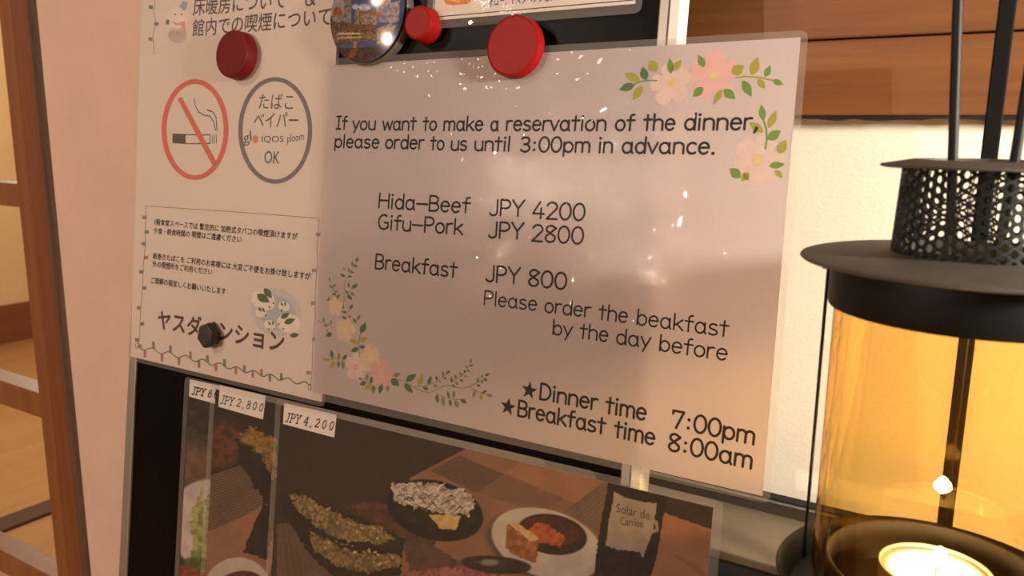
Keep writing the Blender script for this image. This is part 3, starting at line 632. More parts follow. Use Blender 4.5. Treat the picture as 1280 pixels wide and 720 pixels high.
# string of lights around the page, fold line, snowman, snow rabbits
cord = Ink(NI); bulbs = {'r': Ink(NI + .02), 'b': Ink(NI + .02), 'g': Ink(NI + .02)}
cord.pstroke([(182, 257.5), (245, 261.5), (330, 267.5), (399, 273)], .35)
left = [(182, 258), (183, 272), (181, 290), (182, 305), (180, 322), (179, 340), (178, 360), (176, 385), (175, 405), (174, 425), (172, 433)]
cord.pstroke(left, .5)
cord.pstroke([(194, 0), (192, 14), (195, 28), (191, 44), (193, 68)], .4)
cord.pstroke([(399, 273), (396, 310), (397, 330), (394, 360), (394, 400), (391, 430), (390, 460), (388, 487)], .4)
bot = [(174 + 213 * i / 60.0, 434 + 47.0 * i / 60.0 + 2.6 * math.sin(i * 1.05)) for i in range(61)]
cord.pstroke(bot, .75)
cord.pstroke([(172 + 3 * math.cos(a), 432 + 3 * math.sin(a)) for a in np.linspace(0, 2 * PI, 9)], .5); cord.pstroke([(387 + 2.2 * math.cos(a), 484 + 4 * math.sin(a)) for a in np.linspace(0, 2 * PI, 9)], .5)
cord.build('light_string_print', I_g3, js, 'thin dark green cord border')
for i, (x, y) in enumerate(left[1:] + [(191, 9), (193, 30), (190.5, 49)]):
    s_ = -1 if i % 2 == 0 else 1; bulbs['rbg'[(i * 2) % 3]].pix([(x, y - 2.2), (x + s_ * 5, y - 2.4), (x + s_ * 5, y + 2.0), (x, y + 2.2)])
for i, (x, y) in enumerate([(398, 293), (393, 338), (392, 379), (393, 424), (386, 466)]): bulbs['brgbr'[i]].pix([(x - 3, y - 2.4), (x + 2.5, y - 2.2), (x + 2.5, y + 2.4), (x - 3, y + 2.2)])
for i in range(16):
    x, y = bot[2 + i * 3 + (i // 5)]; s_ = -1 if i % 2 else 1
    bulbs['rgrbrrbg'[i % 8]].pix([(x - 1.7, y), (x + 1.7, y + .4), (x + 1.5, y + .4 + 9 * s_), (x - 1.5, y + 9 * s_)])
for c, m in (('r', ink_mat('ink_bulb_red', (176, 122, 110))), ('b', ink_mat('ink_bulb_blue', (128, 126, 138))), ('g', ink_mat('ink_bulb_green', (118, 132, 106)))): bulbs[c].build('bulb_print', m, js)
pb = lambda pts, nm, m, lay=0.0, label=None: (lambda k: (k.pix(pts), k.build(nm, m, js, label)))(Ink(NI + lay))
el = lambda cx, cy, rx, ry, a=0.0, n=22: [(cx + rx * math.cos(t) * math.cos(a) - ry * math.sin(t) * math.sin(a), cy + rx * math.cos(t) * math.sin(a) + ry * math.sin(t) * math.cos(a)) for t in np.linspace(0, 2 * PI, n)[:-1]]
pb(el(345, 390, 33, 29, 0.6), 'rabbit_backdrop_print', ink_mat('ink_haze_blue', (206, 204, 204)), -.06)
pb(el(346, 391, 24, 21, 0.6), 'rabbit_backdrop_print', ink_mat('ink_haze_blue_deep', (184, 190, 196)), -.04)
I_rab = ink_mat('ink_rabbit_white', (240, 228, 220))
for cx, cy, rx, ry, a in ((329, 375, 16, 12, .5), (361, 404, 15, 12, .2), (326, 390.5, 7, 6, .3), (355, 383, 7, 6, .2), (337, 406, 7, 6, .4)):
    pb(el(cx, cy, rx, ry, a), 'snow_rabbit_print', I_rab, -.02)
for x0, y0, x1, y1, wf in ((321, 368, 337, 378, .55), (330, 360, 340, 373, .5), (355, 404, 369, 399, .5), (351, 398, 362, 391, .5), (323, 384, 327, 390, .4), (328, 385, 331, 391, .4), (351, 378, 354, 383, .4), (356, 377, 357, 383, .4), (335, 402, 339, 407, .4), (341, 401, 341, 407, .4), (362, 420, 374, 418, .5)):
    pb(leaf_pts(x0, y0, x1, y1, wf), 'ear_print', I_g3, .0)
eyes = Ink(NI + .01)
for x, y in ((342, 379), (337, 384), (354, 411), (348, 405), (332, 394), (352, 388), (336, 411)): eyes.pix(el(x, y, 1.1, 1.3))
eyes.build('eye_print', I_brown, js)
pb(el(222, 22, 13, 14), 'snowman_print', ink_mat('ink_snow', (236, 222, 214)), -.06); pb(el(222, 44, 12, 10), 'snowman_print', ink_mat('ink_snow2', (234, 220, 212)), -.07)
pb([(224, 8), (229, 1), (235, 3), (231, 14)], 'bucket_print', ink_mat('ink_bucket', (150, 172, 184)), -.02)
pb([(213, 26), (222, 29), (231, 26), (232, 43), (228, 44), (227, 31), (220, 32)], 'scarf_print', ink_mat('ink_scarf', (220, 168, 156)), -.02)
eyes = Ink(NI + .01)
for x, y in ((219, 18), (227, 18)): eyes.pix(el(x, y, 1.0, 1.2))
eyes.pix([(208, 24), (212, 25), (211, 31), (207, 30)]); eyes.build('eye_print', I_grey, js)

# ------------------------------------------------------------------ notice at the top of the board
NT = 0.5
c0 = uv_of(540, 26, NT); c1 = uv_of(794, 4.8, NT)
tp = empty('follow_us_notice', bp((c0[0] + c1[0]) / 2, (c0[1] + c1[1]) / 2, NT), 'laminated sheet with blue Japanese follow line, above the dinner notice', 'notice')
d_ = np.array(c1) - np.array(c0); e_ = d_ / np.hypot(*d_); p_ = np.array([-e_[1], e_[0]])
c0, c1 = np.array(c0), np.array(c1)
MB().slab([c0, c1, c1 + p_ * 190, c0 + p_ * 190], NT, NT + .15).build('paper', M_paper2, tp)
pouch([c0 - e_ * 4 - p_ * 5, c1 + e_ * 4 - p_ * 5, c1 + e_ * 4 + p_ * 194, c0 - e_ * 4 + p_ * 194], [c0, c1, c1 + p_ * 190, c0 + p_ * 190], NT + .36, M_filmc, tp)
i1 = Ink(NT + .2); a, b = c0 + p_ * 2 + e_ * 1, c1 + p_ * 2 - e_ * 1
i1.stroke([a, b], .5); i1.stroke([a, a + p_ * 186], .5); i1.stroke([b, b + p_ * 186], .5); i1.stroke([a + p_ * 186, b + p_ * 186], .5); i1.build('border_print', I_black, tp)
t = Multi(); t.add(font_text('フォロー：ヤスダペンション！', (604, 9), (697, 1), NT + .2, None, 'lettering', tp, bold=0.012, mmh=6.0)); t.build('lettering', I_blue, tp, 'blue line of Japanese lettering')
i1 = Ink(NT + .2); i1.pix([(555, 1), (558, 5), (566, 6.5), (584, 5), (592, 0), (590, -12), (556, -12)]); i1.build('orange_print', ink_mat('ink_sunset', (222, 128, 74)), tp)
i1 = Ink(NT + .22); i1.pix([(557, 0), (575, 4), (577, -12), (556, -12)]); i1.build('orange_print', ink_mat('ink_sunset_light', (232, 172, 96)), tp)

# ------------------------------------------------------------------ menu photo cards
def paint800(x, y):
    p = Painter(x, y, (46, 38, 30))
    p.ell(240, 560, 40, 60, 0, (70, 62, 42), (44, 36, 28), 12, soft=.9); p.ell(245, 585, 34, 34, 0, (120, 84, 62), (92, 68, 50), 9, soft=.8)
    p.ell(262, 655, 52, 56, -8, (196, 180, 170), (176, 160, 152), 14, soft=.06)
    p.poly([(250, 606), (256, 640), (268, 690), (268, 715), (232, 714), (240, 690), (238, 650)], (120, 132, 48), (168, 172, 96), 5, soft=5)
    p.poly([(256, 625), (270, 610), (270, 690), (258, 676)], (104, 124, 40), (150, 156, 84), 4, soft=4)
    p.ell(232, 722, 22, 16, 0, (172, 58, 40), (122, 42, 32), 4, soft=.2); p.ell(250, 705, 20, 8, 10, (96, 116, 44), (60, 84, 30), 4, soft=.3)
    return p.lin(0.97)
def paint2800(x, y):
    p = Painter(x, y, (52, 38, 28))
    p._mix(np.clip(fbm(x, y, 18) * 1.4 - .4, 0, 1) * .6, (38, 28, 22))
    p.ell(277, 555, 28, 30, 30, (112, 62, 30), (74, 42, 24), 6, soft=.4, rough=.4)
    p.poly([(258, 640), (262, 595), (300, 582), (334, 620), (322, 640), (262, 668), (250, 660)], (92, 70, 54), (78, 60, 46), 20, lines=((0.35, 1.0), 3.4, (128, 102, 80)))
    p.poly([(250, 668), (300, 648), (334, 628), (345, 690), (335, 720), (250, 720)], (150, 100, 72), (138, 92, 66), 20)
    p.poly([(330, 628), (346, 640), (334, 700), (304, 690)], (44, 30, 24), (30, 22, 18), 6, soft=3)
    p.poly([(296, 545), (312, 532), (348, 552), (346, 585), (330, 572)], (168, 118, 44), (104, 84, 30), 3.5, soft=6)
    p.poly([(296, 548), (330, 576), (348, 590), (346, 640), (325, 620), (300, 575)], (42, 34, 28), (30, 24, 20), 6, soft=5)
    p.poly([(324, 570), (336, 576), (346, 590), (344, 600)], (152, 112, 50), (90, 70, 30), 3, soft=4)
    p.ell(296, 734, 41, 37, -12, (186, 172, 160), (176, 160, 148), 20, soft=.05); p.ell(300, 736, 32, 22, -12, (110, 52, 40), (80, 36, 30), 8, soft=.06)
    return p.lin(0.97)
def paint4200(x, y):
    p = Painter(x, y, (60, 42, 30))
    p._mix(np.clip(fbm(x, y, 40), 0, 1) * .5, (46, 32, 24))
    p.poly([(350, 690), (372, 672), (480, 690), (513, 597), (584, 560), (605, 545), (900, 610), (900, 760), (350, 760)], (142, 96, 70), (130, 88, 64), 30)
    p.poly([(574, 569), (630, 593), (594, 616), (538, 588)], (98, 72, 58), (88, 64, 52), 18, lines=((0.42, 1.0), 3.6, (118, 88, 70)))
    p.poly([(632, 591), (660, 570), (720, 583), (760, 600), (748, 640), (700, 622)], (158, 106, 72), (148, 98, 66), 30)
    p.poly([(594, 616), (630, 593), (704, 622), (680, 640)], (126, 90, 64), (116, 82, 58), 25)
    p.poly([(762, 596), (778, 604), (752, 668), (706, 640)], (106, 80, 62), (94, 70, 54), 20, lines=((0.8, 1.0), 3.2, (134, 104, 82)))
    p.poly([(600, 551), (640, 556), (760, 584), (764, 598), (690, 578)], (70, 46, 34), (60, 40, 28), 14)
    p.poly([(346, 655), (420, 648), (440, 690), (420, 725), (346, 725)], (92, 70, 56), (80, 60, 48), 10, lines=((0.5, -1.0), 3.0, (116, 90, 70)))
    # eel in dark leaf with yellow-green topping
    p.poly([(346, 622), (372, 612), (420, 640), (482, 655), (520, 640), (545, 665), (540, 690), (505, 680), (500, 725), (420, 725), (385, 690), (352, 640)], (44, 34, 30), (30, 24, 22), 9, soft=4)
    p.poly([(430, 632), (470, 626), (520, 645), (548, 668), (542, 684), (500, 672), (470, 655)], (98, 60, 44), (74, 44, 32), 8, soft=3)
    p.poly([(360, 618), (378, 618), (402, 634), (438, 650), (478, 660), (492, 672), (476, 680), (430, 676), (398, 660), (376, 640)], (158, 128, 74), (92, 80, 44), 3.2, soft=5)
    p.poly([(384, 660), (402, 672), (440, 690), (498, 694), (506, 704), (460, 716), (416, 706), (392, 688)], (146, 112, 70), (84, 72, 42), 3.2, soft=5)
    rg = random.Random(8)
    for k in range(110):
        u_ = rg.random(); row = k % 2
        if row == 0: cx = 366 + 118 * u_; cy = 622 + 50 * u_ ** 1.0 + rg.uniform(-5, 9)
        else: cx = 392 + 106 * u_; cy = 674 + 28 * u_ + rg.uniform(-5, 9)
        l = rg.uniform(1.5, 4); t = rg.uniform(0, PI); c_ = rg.choice([(176, 150, 80), (190, 160, 96), (92, 98, 40), (70, 80, 32), (150, 96, 50), (120, 112, 52)])
        dx, dy = math.cos(t) * l, math.sin(t) * l
        p.poly([(cx - dx, cy - dy), (cx + dy * .5, cy - dx * .5), (cx + dx, cy + dy), (cx - dy * .5, cy + dx * .5)], c_)
    p.poly([(505, 676), (525, 674), (572, 700), (590, 722), (512, 722)], (96, 66, 56), (80, 54, 46), 9, soft=3)
    p.poly([(500, 714), (580, 708), (640, 712), (645, 730), (490, 730)], (168, 96, 92), (120, 60, 56), 4, soft=4)
    # black dish with white shavings and a lemon wedge
    p.ell(544, 638, 61, 37, 14, (30, 26, 25), (22, 18, 18), 9, soft=.04); p.ell(544, 634, 53, 30, 14, (44, 38, 34), (30, 26, 24), 9, soft=.05)
    p.poly([(489, 604), (510, 604), (545, 604), (566, 612), (578, 608), (594, 628), (586, 645), (570, 642), (560, 645), (536, 636), (505, 632), (492, 625)], (196, 186, 172), (140, 126, 112), 3.4, soft=5)
    rg = random.Random(3)
    for k in range(70):
        a = rg.uniform(0, 2 * PI); q = rg.random() ** .6; cx, cy = 541 + 44 * q * math.cos(a), 624 + 15 * q * math.sin(a) + 6 * q * math.cos(a)
        t = rg.uniform(-.9, .9); l = rg.uniform(5, 13); wd = rg.uniform(.7, 1.6); dx, dy = math.cos(t) * l, math.sin(t) * l; b = rg.uniform(2, 6)
        g_ = rg.choice([206, 192, 150, 118, 84, 214])
        p.poly([(cx - dx, cy - dy), (cx, cy - b), (cx + dx, cy + dy), (cx, cy - b + 2 * wd)], (g_, g_ * .95, g_ * .88))
    p.poly([(536, 643), (576, 645), (570, 662), (550, 661)], (206, 172, 96), (190, 152, 78), 6, soft=1)
    # white plate, brown pot, bread
    p.ell(680, 684, 72, 40, 18, (70, 54, 44), None, soft=.2); p.ell(684, 680, 72, 42, 18, (192, 178, 166), (178, 164, 150), 20, soft=.04)
    p.ell(690, 668, 44, 25, 10, (56, 34, 28), (40, 24, 20), 6, soft=.06); p.ell(688, 664, 36, 18, 10, (88, 42, 30), (64, 32, 24), 5, soft=.08); p.poly([(660, 662), (676, 652), (690, 658), (706, 672), (700, 684), (678, 678), (662, 672)], (190, 84, 36), (158, 62, 28), 5, soft=3)
    p.poly([(634, 656), (646, 655), (673, 674), (670, 704), (640, 692), (631, 684)], (170, 104, 56), (132, 74, 36), 6, soft=2); p.poly([(636, 655), (648, 654), (674, 673), (664, 678), (648, 664)], (206, 164, 112), (188, 144, 92), 4, soft=1.5)
    p.ell(620, 706, 44, 11, 5, (56, 48, 42), (40, 34, 30), 6, soft=.1); p.ell(612, 703, 12, 4, 0, (130, 120, 108), None, soft=.6)
    # wine bottle, label, glass
    p.poly([(762, 596), (838, 612), (832, 660), (812, 725), (742, 725), (748, 670)], (36, 28, 24), (28, 20, 18), 10, soft=1)
    p.poly([(768, 615), (782, 622), (806, 628), (821, 629), (816, 664), (804, 696), (776, 688), (757, 682), (760, 656)], (158, 142, 122), (146, 130, 110), 14, soft=.5)
    p.poly([(747, 684), (800, 690), (812, 725), (742, 725)], (30, 22, 20), (48, 36, 30), 8, soft=1)
    p.poly([(838, 612), (900, 626), (896, 664), (830, 641)], (58, 38, 28), (48, 32, 24), 10)
    p.poly([(830, 641), (896, 664), (892, 740), (810, 740), (822, 690)], (162, 104, 68), (150, 94, 62), 40)
    p.poly([(836, 690), (872, 706), (886, 722), (880, 724), (864, 710)], (140, 90, 62), None)
    p.poly([(810, 640), (822, 652), (824, 664), (812, 668), (812, 665), (820, 661), (818, 653)], (150, 128, 108), None)
    return p.lin(0.97)
cards = [('800', -514.5, 'leftmost of the three laminated menu photos, tagged JPY 8, salad showing', 0.5, paint800, 40.0), ('2800', -484.0, 'middle of three laminated menu photos, tagged JPY 2,800, bowl rim showing', 1.3, paint2800, 75.0), ('4200', -415.5, 'front laminated menu photo tagged JPY 4,200 with eel, bread and wine bottle', 2.1, paint4200, 304.0)]
tagq = {'800': ([(237.3, 474), (276, 482.6), (272, 505.6), (236.3, 495.5)], 'JPY 800', (239, 492.3), (279, 499.5), 5.4, 1.0), '2800': ([(275, 481.3), (332.3, 494.7), (328.8, 524.2), (273, 508.3)], 'JPY 2,800', (274.8, 503.8), (327.5, 514.8), 5.8, .72), '4200': ([(355.5, 503.6), (421, 518.4), (417.8, 546.9), (353.8, 529.8)], 'JPY 4,200', (355.8, 526.5), (415.6, 538.1), 5.8, .74)}
for key, u0, label, n, paint, wv in cards:
    u1, v1 = u0 + 309, -174.2; v0 = v1 - 222
    pc = empty('menu_photo_card', bp((u0 + u1) / 2, v0, n), label, 'menu card', 'laminated menu photos along the lower board')
    vis = u1 - 4.5
    picture('photo_print', u0 + 5, u1 - 5, v0 + 5, v1 - 4, n + .1, 0.55, paint, M_print, pc)
    MB().slab([(u0 + 5, v0 + 5), (u1 - 5, v0 + 5), (u1 - 5, v1 - 4), (u0 + 5, v1 - 4)], n - .05, n + .05).build('paper', M_tag, pc)
    pouch([(u0, v0), (u1, v0), (u1, v1), (u0, v1)], [(u0 + 5, v0 + 5), (u1 - 5, v0 + 5), (u1 - 5, v1 - 4), (u0 + 5, v1 - 4)], n + .46, M_filmc, pc)
    qd, txt, a, b, cap, wd = tagq[key]
    ik = Ink(n + .17); mm = [uv_of(x, y, n + .17) for x, y in qd]
    tg = MB().slab(mm[::-1], n + .16, n + .24).build('price_tag', M_tag, pc, label='white price tag')
    ik = Ink(n + .28); word(ik, txt, a[0], a[1], b[0], b[1], cap, wd, font=SER, shear=0.34); ik.build('lettering', I_black, tg)
    if key == '4200':
        t = Multi(); t.add(font_text('Solar de', (770, 640), (812, 650), n + .2, None, 'lettering', pc, mmh=4.6)); t.add(font_text('Carrion', (776, 656), (804, 660), n + .2, None, 'lettering', pc, mmh=4.2)); t.build('label_lettering', ink_mat('ink_wine_label', (92, 74, 62)), pc)

# ------------------------------------------------------------------ magnets
AX = (BN, BX, BU)
def magnet(name, cx, cy, n, prof, m, label, seg=64, group=None, rot=None):
    u, v = uv_of(cx, cy, n + prof[-1][1])
    o = empty(name, bp(u, v, n), label, 'magnet', group)
    ax = AX
    if rot: ax = (BN, BX * math.cos(rot) + BU * math.sin(rot), BU * math.cos(rot) - BX * math.sin(rot))
    ax = tuple(a for a in ax)
    mb = MB().lathe(bp(u, v, n), [(r * .001, h * .001) for r, h in prof], seg, axis=ax)
    return o, mb, (u, v)
def red(cx, cy, n, r, h, m, label, tops=1.0):
    prof = [(r * .96, 0), (r, .6), (r * tops, h - 1.0), (r * tops - .35, h - .3), (r * tops - 1.0, h)]
    o, mb, (u, v) = magnet('round_magnet', cx, cy, n, prof, m, label, group='red button magnets')
    mb.build('body', m, o, smooth=False)
    ob = o.children[0]; ob.data.shade_smooth(); e = ob.modifiers.new('edges', 'EDGE_SPLIT'); e.split_angle = 0.6
    MB().lathe(bp(u, v, n + h), [(r * tops - 1.6, -.0005), (r * tops - 1.7, 0.00012), (r * tops - 2.4, -.00002)][:0] + [((r * tops - 1.15) * .001, -.0001), ((r * tops - 1.6) * .001, .00025), ((r * tops - 2.3) * .001, .00022)], 64, axis=AX).build('face', m, o)
red(288.7, 67, 1.1, 16.8, 9.0, M_redd, 'dark red round magnet on the grey Japanese heading', 0.97)
red(521.5, 27.5, -2.0, 10.8, 11.0, M_redp, 'smallest red round magnet, on the black board beside the picture magnet', 0.92)
red(640.3, 57, 2.6, 16.9, 6.5, M_redp, 'bright red round magnet holding the top of the dinner notice', 1.0)
o, mb, _ = magnet('hexagonal_magnet', 255.5, 419.5, 1.1, [(8.2, 0), (9.6, 1.5), (9.6, 5.5), (8.6, 7.2), (8.2, 7.6)], M_blackp, 'black hexagonal magnet on the brown house name', seg=6, rot=0.35)
mb.build('body', M_blackp, o); bevel(o.children[0], .0006)
u_, v_ = _; MB().lathe(bp(u_, v_, 1.1 + 7.6), [(.0062, -.0002), (.0060, .0003), (.0052, .0004)], 24, axis=AX).build('face', M_blackp, o)

# picture magnet
NP = 8.0
pu, pv = -351.5, 77.2; PR = 31.0
pm = empty('picture_magnet', bp(pu, pv, -2.0), 'round domed picture magnet showing a city with river bridge', 'magnet')
MB().lathe(bp(pu, pv, -2.0), [(r * .001, h * .001) for r, h in ((28, 0), (PR - .5, .8), (PR, 2.0), (PR, 7.0), (PR - .4, 7.6), (PR - .9, 7.5))], 96, axis=AX).build('rim', mat('dull_silver', (122, 114, 106), 0.45, metal=0.5, noise=0.03), pm, smooth=True)
e = pm.children[0].modifiers.new('edges', 'EDGE_SPLIT'); e.split_angle = 0.7
V = []; Fc = []; NR, NA = 70, 180
for i in range(NR + 1):
    rr = (PR - 0.9) * i / NR; hh = 7.4 + 3.2 * (1 - (i / NR) ** 2)
    for j in range(NA): V.append(bp(pu + rr * math.cos(2 * PI * j / NA), pv + rr * math.sin(2 * PI * j / NA), hh))
for i in range(NR):
    for j in range(NA):
        k = (j + 1) % NA; Fc.append((i * NA + j, (i + 1) * NA + j, (i + 1) * NA + k, i * NA + k))
qq = project(np.array(V)); zx, zy = (qq[:, 0] - 400) * 9, qq[:, 1] * 9
P = Painter(zx, zy, (58, 74, 118))
P.poly([(0, -700), (990, -700), (990, -60), (0, -60)], (70, 92, 148), (96, 118, 168), 90)
P.poly([(60, 0), (270, -20), (270, 180), (60, 190)], (170, 164, 160), (120, 124, 140), 40, soft=10)
P.ell(500, 85, 70, 40, 0, (200, 200, 206), (150, 156, 180), 30, soft=.5, rough=.5); P.ell(400, 75, 40, 30, 0, (140, 146, 170), (190, 190, 196), 20, soft=.6)
P.ell(198, 130, 56, 52, 0, (184, 92, 34), (140, 64, 26), 20, soft=.06); P.poly([(140, 170), (260, 160), (262, 240), (150, 240)], (150, 134, 110), (104, 88, 70), 14)
P.poly([(265, 20), (350, -40), (352, 270), (265, 275)], (84, 74, 70), (150, 140, 126), 12)
P.poly([(395, 110), (440, 90), (445, 270), (390, 275)], (176, 150, 90), (90, 76, 60), 14)
P.poly([(450, 130), (640, 120), (640, 300), (455, 290)], (168, 142, 116), (104, 84, 66), 16); P.poly([(450, 128), (640, 118), (640, 150), (450, 160)], (154, 84, 50), (130, 70, 44), 12)
P.poly([(620, -60), (800, -60), (800, 250), (640, 250)], (170, 150, 136), (92, 96, 140), 26); P.ell(665, 160, 34, 30, 0, (186, 102, 52), (150, 80, 42), 10); P.ell(690, 20, 44, 40, 0, (196, 110, 60), (160, 90, 60), 14)
P.poly([(790, 40), (900, 0), (880, 240), (780, 270)], (176, 158, 146), (120, 96, 86), 14)
P.poly([(60, 215), (250, 240), (420, 270), (640, 280), (640, 330), (100, 330), (70, 280)], (70, 52, 42), (120, 92, 70), 14)
P.poly([(290, 318), (620, 300), (640, 335), (300, 350)], (150, 82, 44), (120, 64, 36), 16); P.poly([(140, 200), (215, 190), (230, 250), (170, 250)], (170, 160, 146), (110, 96, 80), 12)
P.poly([(90, 330), (640, 340), (700, 320), (760, 420), (640, 480), (140, 500), (100, 430)], (150, 118, 74), (66, 48, 34), 12)
P.poly([(200, 370), (460, 370), (460, 386), (200, 390)], (196, 176, 140), None); P.poly([(190, 420), (480, 410), (480, 424), (190, 436)], (190, 164, 120), None)
P.poly([(140, 480), (700, 450), (720, 560), (560, 640), (300, 640), (150, 540)], (62, 66, 92), (80, 78, 92), 40)
P.ell(520, 505, 92, 42, -8, (70, 84, 140), (62, 72, 120), 30, soft=.06); P.ell(300, 520, 80, 26, 0, (78, 92, 130), (70, 80, 110), 30, soft=.08)
P.poly([(370, 470), (420, 465), (415, 540), (375, 545)], (176, 130, 66), (140, 100, 50), 12)
P.poly([(140, 545), (380, 540), (640, 520), (740, 480), (700, 600), (500, 720), (300, 720)], (62, 48, 42), (84, 64, 52), 30); P.poly([(340, 560), (430, 545), (380, 650), (310, 650)], (156, 84, 40), (120, 66, 36), 18, soft=8)
P.poly([(640, 330), (800, 260), (860, 300), (720, 480), (640, 500)], (120, 84, 60), (176, 150, 120), 10, soft=10)
mp_ = print_mat('printed_dome', rough=0.12); mp_.node_tree.nodes['Principled BSDF'].inputs['Specular IOR Level'].default_value = 0.6
build('picture_dome', V, Fc, mp_, pm, smooth=True, cols=P.lin())

# ------------------------------------------------------------------ candle lantern
LX, LY = -0.0102, 0.315
def z(h): return 1.45 - h
ln = empty('candle_lantern', (LX, LY, z(.176)), 'black metal candle lantern with amber glass on a black stand', 'lantern')
c0_ = np.array([LX, LY, 0.0])
def lat(prof, name, m, parent=ln, seg=96, smooth=True, cap=False, label=None):
    o = MB().lathe(c0_, [(r, z(h)) for r, h in prof], seg, cap=cap).build(name, m, parent, smooth=smooth, label=label)
    e = o.modifiers.new('edges', 'EDGE_SPLIT'); e.split_angle = 0.5
    return o
lat([(.0200, .0103), (.0312, .0101), (.0318, .0097), (.0314, .0091), (.0215, .0073), (.0200, .0073), (.0200, .0103)], 'chimney_cap', M_iron)
# pierced chimney
V = []; Fc = []; NC, NRW = 52, 8; H0, H1 = .0096, .0392
def cyl(a, h):
    h = min(max(h, H0), H1); rr = .0240 + .0012 * (h - H0) / (H1 - H0); return (LX + rr * math.cos(a), LY + rr * math.sin(a), z(h))
da = 2 * PI / NC; dh = (H1 - H0) / NRW
sq = []
for i in range(16):
    t = 2 * PI * (i + .5) / 16; c, s_ = math.cos(t), math.sin(t); k = max(abs(c), abs(s_)); sq.append((c / k * .5, s_ / k * .5))
for c_ in range(NC):
    for r_ in range(NRW + c_ % 2):
        a0 = c_ * da; h0 = H0 + (r_ + (0 if c_ % 2 else .5)) * dh; k = len(V)
        for sx, sy in sq: V.append(cyl(a0 + sx * da, h0 + sy * dh))
        for i in range(16):
            t = 2 * PI * (i + .5) / 16; V.append(cyl(a0 + .395 * math.cos(t) * da, h0 + .37 * math.sin(t) * dh))
        for i in range(16):
            j = (i + 1) % 16; Fc.append((k + i, k + j, k + 16 + j, k + 16 + i))
o = build('pierced_chimney', V, Fc, mat('soot_black_steel', (13, 11, 10), 0.6, noise=0.1, nscale=90, spec=0.3), ln); sm = o.modifiers.new('depth', 'SOLIDIFY'); sm.thickness = .0006; sm.offset = -1
lat([(.0236, .0372), (.0250, .0388), (.0290, .0395), (.0400, .0404), (.0535, .0411), (.0552, .0416), (.0556, .0422), (.0550, .0428), (.0450, .0432), (.0450, .0440), (.0236, .0440), (.0236, .0372)], 'hood', M_iron)
lat([(.0447, .0430), (.0449, .0440), (.0450, .0580), (.0446, .0590), (.0434, .0590), (.0434, .0430)], 'collar', M_ironsm)
# amber glass
mg = bpy.data.materials.new('amber_glass'); mg.use_nodes = True; nt = mg.node_tree; nt.nodes.remove(nt.nodes['Principled BSDF']); L_ = nt.links.new
tr = nt.nodes.new('ShaderNodeBsdfTransparent'); gl = nt.nodes.new('ShaderNodeBsdfGlossy'); gl.inputs['Roughness'].default_value = 0.0
gl.inputs['Color'].default_value = (1.0, .8, .5, 1)
lw = nt.nodes.new('ShaderNodeLayerWeight'); lw.inputs['Blend'].default_value = 0.35
rp = nt.nodes.new('ShaderNodeValToRGB'); rp.color_ramp.elements[0].color = (.93, .74, .39, 1); rp.color_ramp.elements[1].color = (.62, .22, .06, 1); rp.color_ramp.elements[0].position = .62; rp.color_ramp.elements[1].position = 1.0
ge = nt.nodes.new('ShaderNodeNewGeometry'); mr = nt.nodes.new('ShaderNodeMapRange'); mr.inputs['To Min'].default_value = 1.5; mr.inputs['To Max'].default_value = 1 / 1.5; L_(ge.outputs['Backfacing'], mr.inputs['Value'])
fr = nt.nodes.new('ShaderNodeFresnel'); L_(mr.outputs[0], fr.inputs['IOR']); mx = nt.nodes.new('ShaderNodeMixShader')
L_(lw.outputs['Facing'], rp.inputs['Fac']); L_(rp.outputs['Color'], tr.inputs['Color']); fm = nt.nodes.new('ShaderNodeMath'); fm.operation = 'MULTIPLY'; fm.use_clamp = True; fm.inputs[1].default_value = 2.0; L_(fr.outputs[0], fm.inputs[0]); L_(fm.outputs[0], mx.inputs[0]); L_(tr.outputs[0], mx.inputs[1]); L_(gl.outputs[0], mx.inputs[2]); L_(mx.outputs[0], nt.nodes['Material Output'].inputs['Surface'])
o = MB().lathe(c0_, [(.0427, z(.0585)), (.0427, z(.160)), (.0418, z(.166)), (.0395, z(.1695))], 128, cap=False).build('glass_cylinder', mg, ln, smooth=True, label='clear amber glass chimney')
# tray, inner cup, wires, handle
lat([(.0010, .1725), (.0500, .1725), (.0535, .1640), (.0550, .1625), (.0556, .1632), (.0545, .1655), (.0520, .1740), (.0470, .1760), (.0010, .1760)], 'tray', M_ironsm)
M_copper = mat('smoked_brass', (36, 25, 20), 0.6, metal=0.1, noise=0.25, nscale=120)
lat([(.0362, .1720), (.0366, .1560), (.0372, .1556), (.0378, .1560), (.0376, .1720)], 'candle_cup', M_copper)
for a in (180, 270 + 8, 0, 90):
    ar = math.radians(a); cx, cy = LX + .0462 * math.cos(ar), LY + .0462 * math.sin(ar)
    if a == 278: continue
    wi = MB().tube([(cx, cy, z(.0440)), (cx, cy, z(.11)), (cx, cy, z(.1660))], .00065, 8).build('guard_wire', M_ironsm, ln, smooth=True)
    MB().box(cx - .0018, cx + .0018, cy - .0018, cy + .0018, z(.0485), z(.0428)).build('wire_clip', M_ironsm, wi)
hd = MB(); top = z(-.115)
hd.tube([(-.0172, .315, z(.0400)), (-.0195, .315, z(.0082)), (-.0233, .315, z(-.0445)), (-.0260, .315, z(-.080)), (-.0235, .315, z(-.100)), (-.0150, .315, z(-.112)), (-.0060, .315, z(-.112)), (.0010, .315, z(-.100)), (.0012, .315, z(-.080)), (-.0005, .315, z(-.0300)), (-.0016, .315, z(.0082)), (-.0030, .315, z(.0400))], .00165, 12)
hd.build('carrying_handle', M_ironsm, ln, smooth=True)

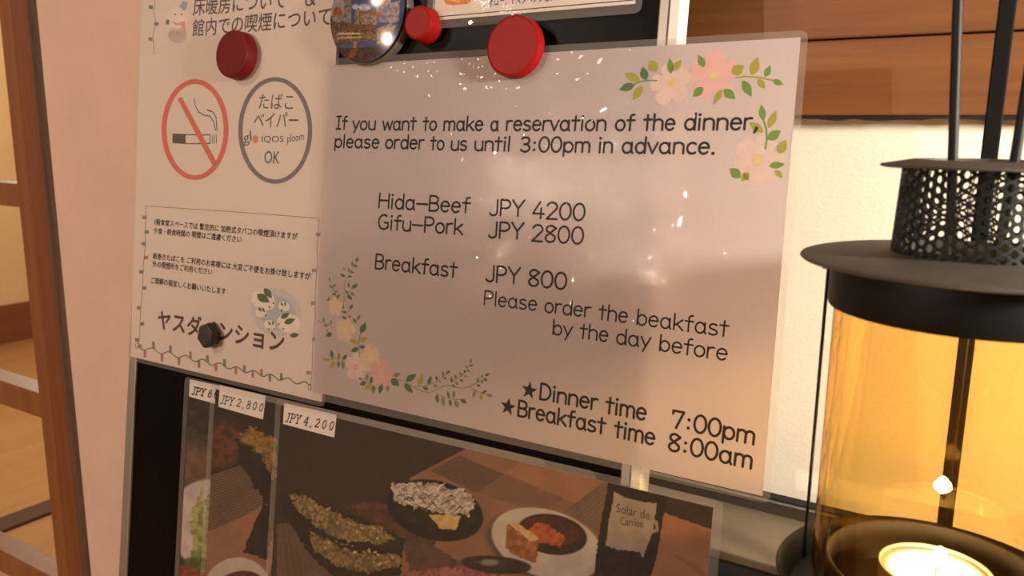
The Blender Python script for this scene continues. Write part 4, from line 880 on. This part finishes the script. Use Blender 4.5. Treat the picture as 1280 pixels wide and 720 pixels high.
# tealight and flame
tl = empty('tealight', (LX, LY, z(.1725)), 'small lit tealight candle glowing inside the amber lantern glass', 'candle')
cx_ = np.array([LX, LY, 0.0])
MB().lathe(cx_, [(.0182, z(.1724)), (.0190, z(.1715)), (.0191, z(.1565)), (.0193, z(.1560)), (.0188, z(.1560)), (.0187, z(.1578))], 64, cap=False).build('tin_cup', M_rim, tl, smooth=True)
M_wax = mat('candle_wax', (250, 240, 222), 0.25, noise=0.02)
M_wax.node_tree.nodes['Principled BSDF'].inputs['Subsurface Weight'].default_value = 0.0
MB().lathe(cx_, [(.0186, z(.1720)), (.0187, z(.1572)), (.0150, z(.1577)), (.0010, z(.1578))], 48).build('wax', M_wax, tl, smooth=True)
MB().tube([(LX, LY, z(.1582)), (LX + .0003, LY, z(.1550)), (LX + .001, LY, z(.1530))], .0006, 8).build('wick', M_dark, tl)
mf = bpy.data.materials.new('flame'); mf.use_nodes = True; nt = mf.node_tree; nt.nodes.remove(nt.nodes['Principled BSDF']); em = nt.nodes.new('ShaderNodeEmission'); em.inputs['Color'].default_value = (1, .82, .54, 1); em.inputs['Strength'].default_value = 520.0
nt.links.new(em.outputs[0], nt.nodes['Material Output'].inputs['Surface'])
MB().lathe(np.array([LX + .0008, LY, 0]), [(.0004, z(.1550)), (.0020, z(.1538)), (.0029, z(.1520)), (.0026, z(.1504)), (.0015, z(.1486)), (.0003, z(.1472))], 20).build('flame', mf, tl, smooth=True)

# stand behind and under the lantern
st = empty('lantern_stand', (LX, .385, 1.0), 'black metal stand post rising behind the candle lantern', 'stand')
bevel(MB().box(-.0140, -.0079, .383, .388, 1.012, 1.86).build('post', mat('matt_black_steel', (14, 12, 11), 0.85, noise=0.1, nscale=60, spec=0.2), st), .0006)
MB().lathe(np.array([LX - .0008, .315, 0]), [(.060, 1.0), (.060, 1.009), (.058, 1.012)], 64).build('foot', M_iron, st)
MB().box(-.0175, -.0045, .352, .395, 1.0, 1.012).build('foot_tongue', M_iron, st)
MB().lathe(np.array([LX, LY, 0]), [(.042, z(.1800)), (.042, z(.1762)), (.0410, z(.1760))], 48).build('support_plate', M_iron, st)
MB().box(-.0140, -.0079, .315, .385, z(.1860), z(.1800)).build('arm', M_ironsm, st)
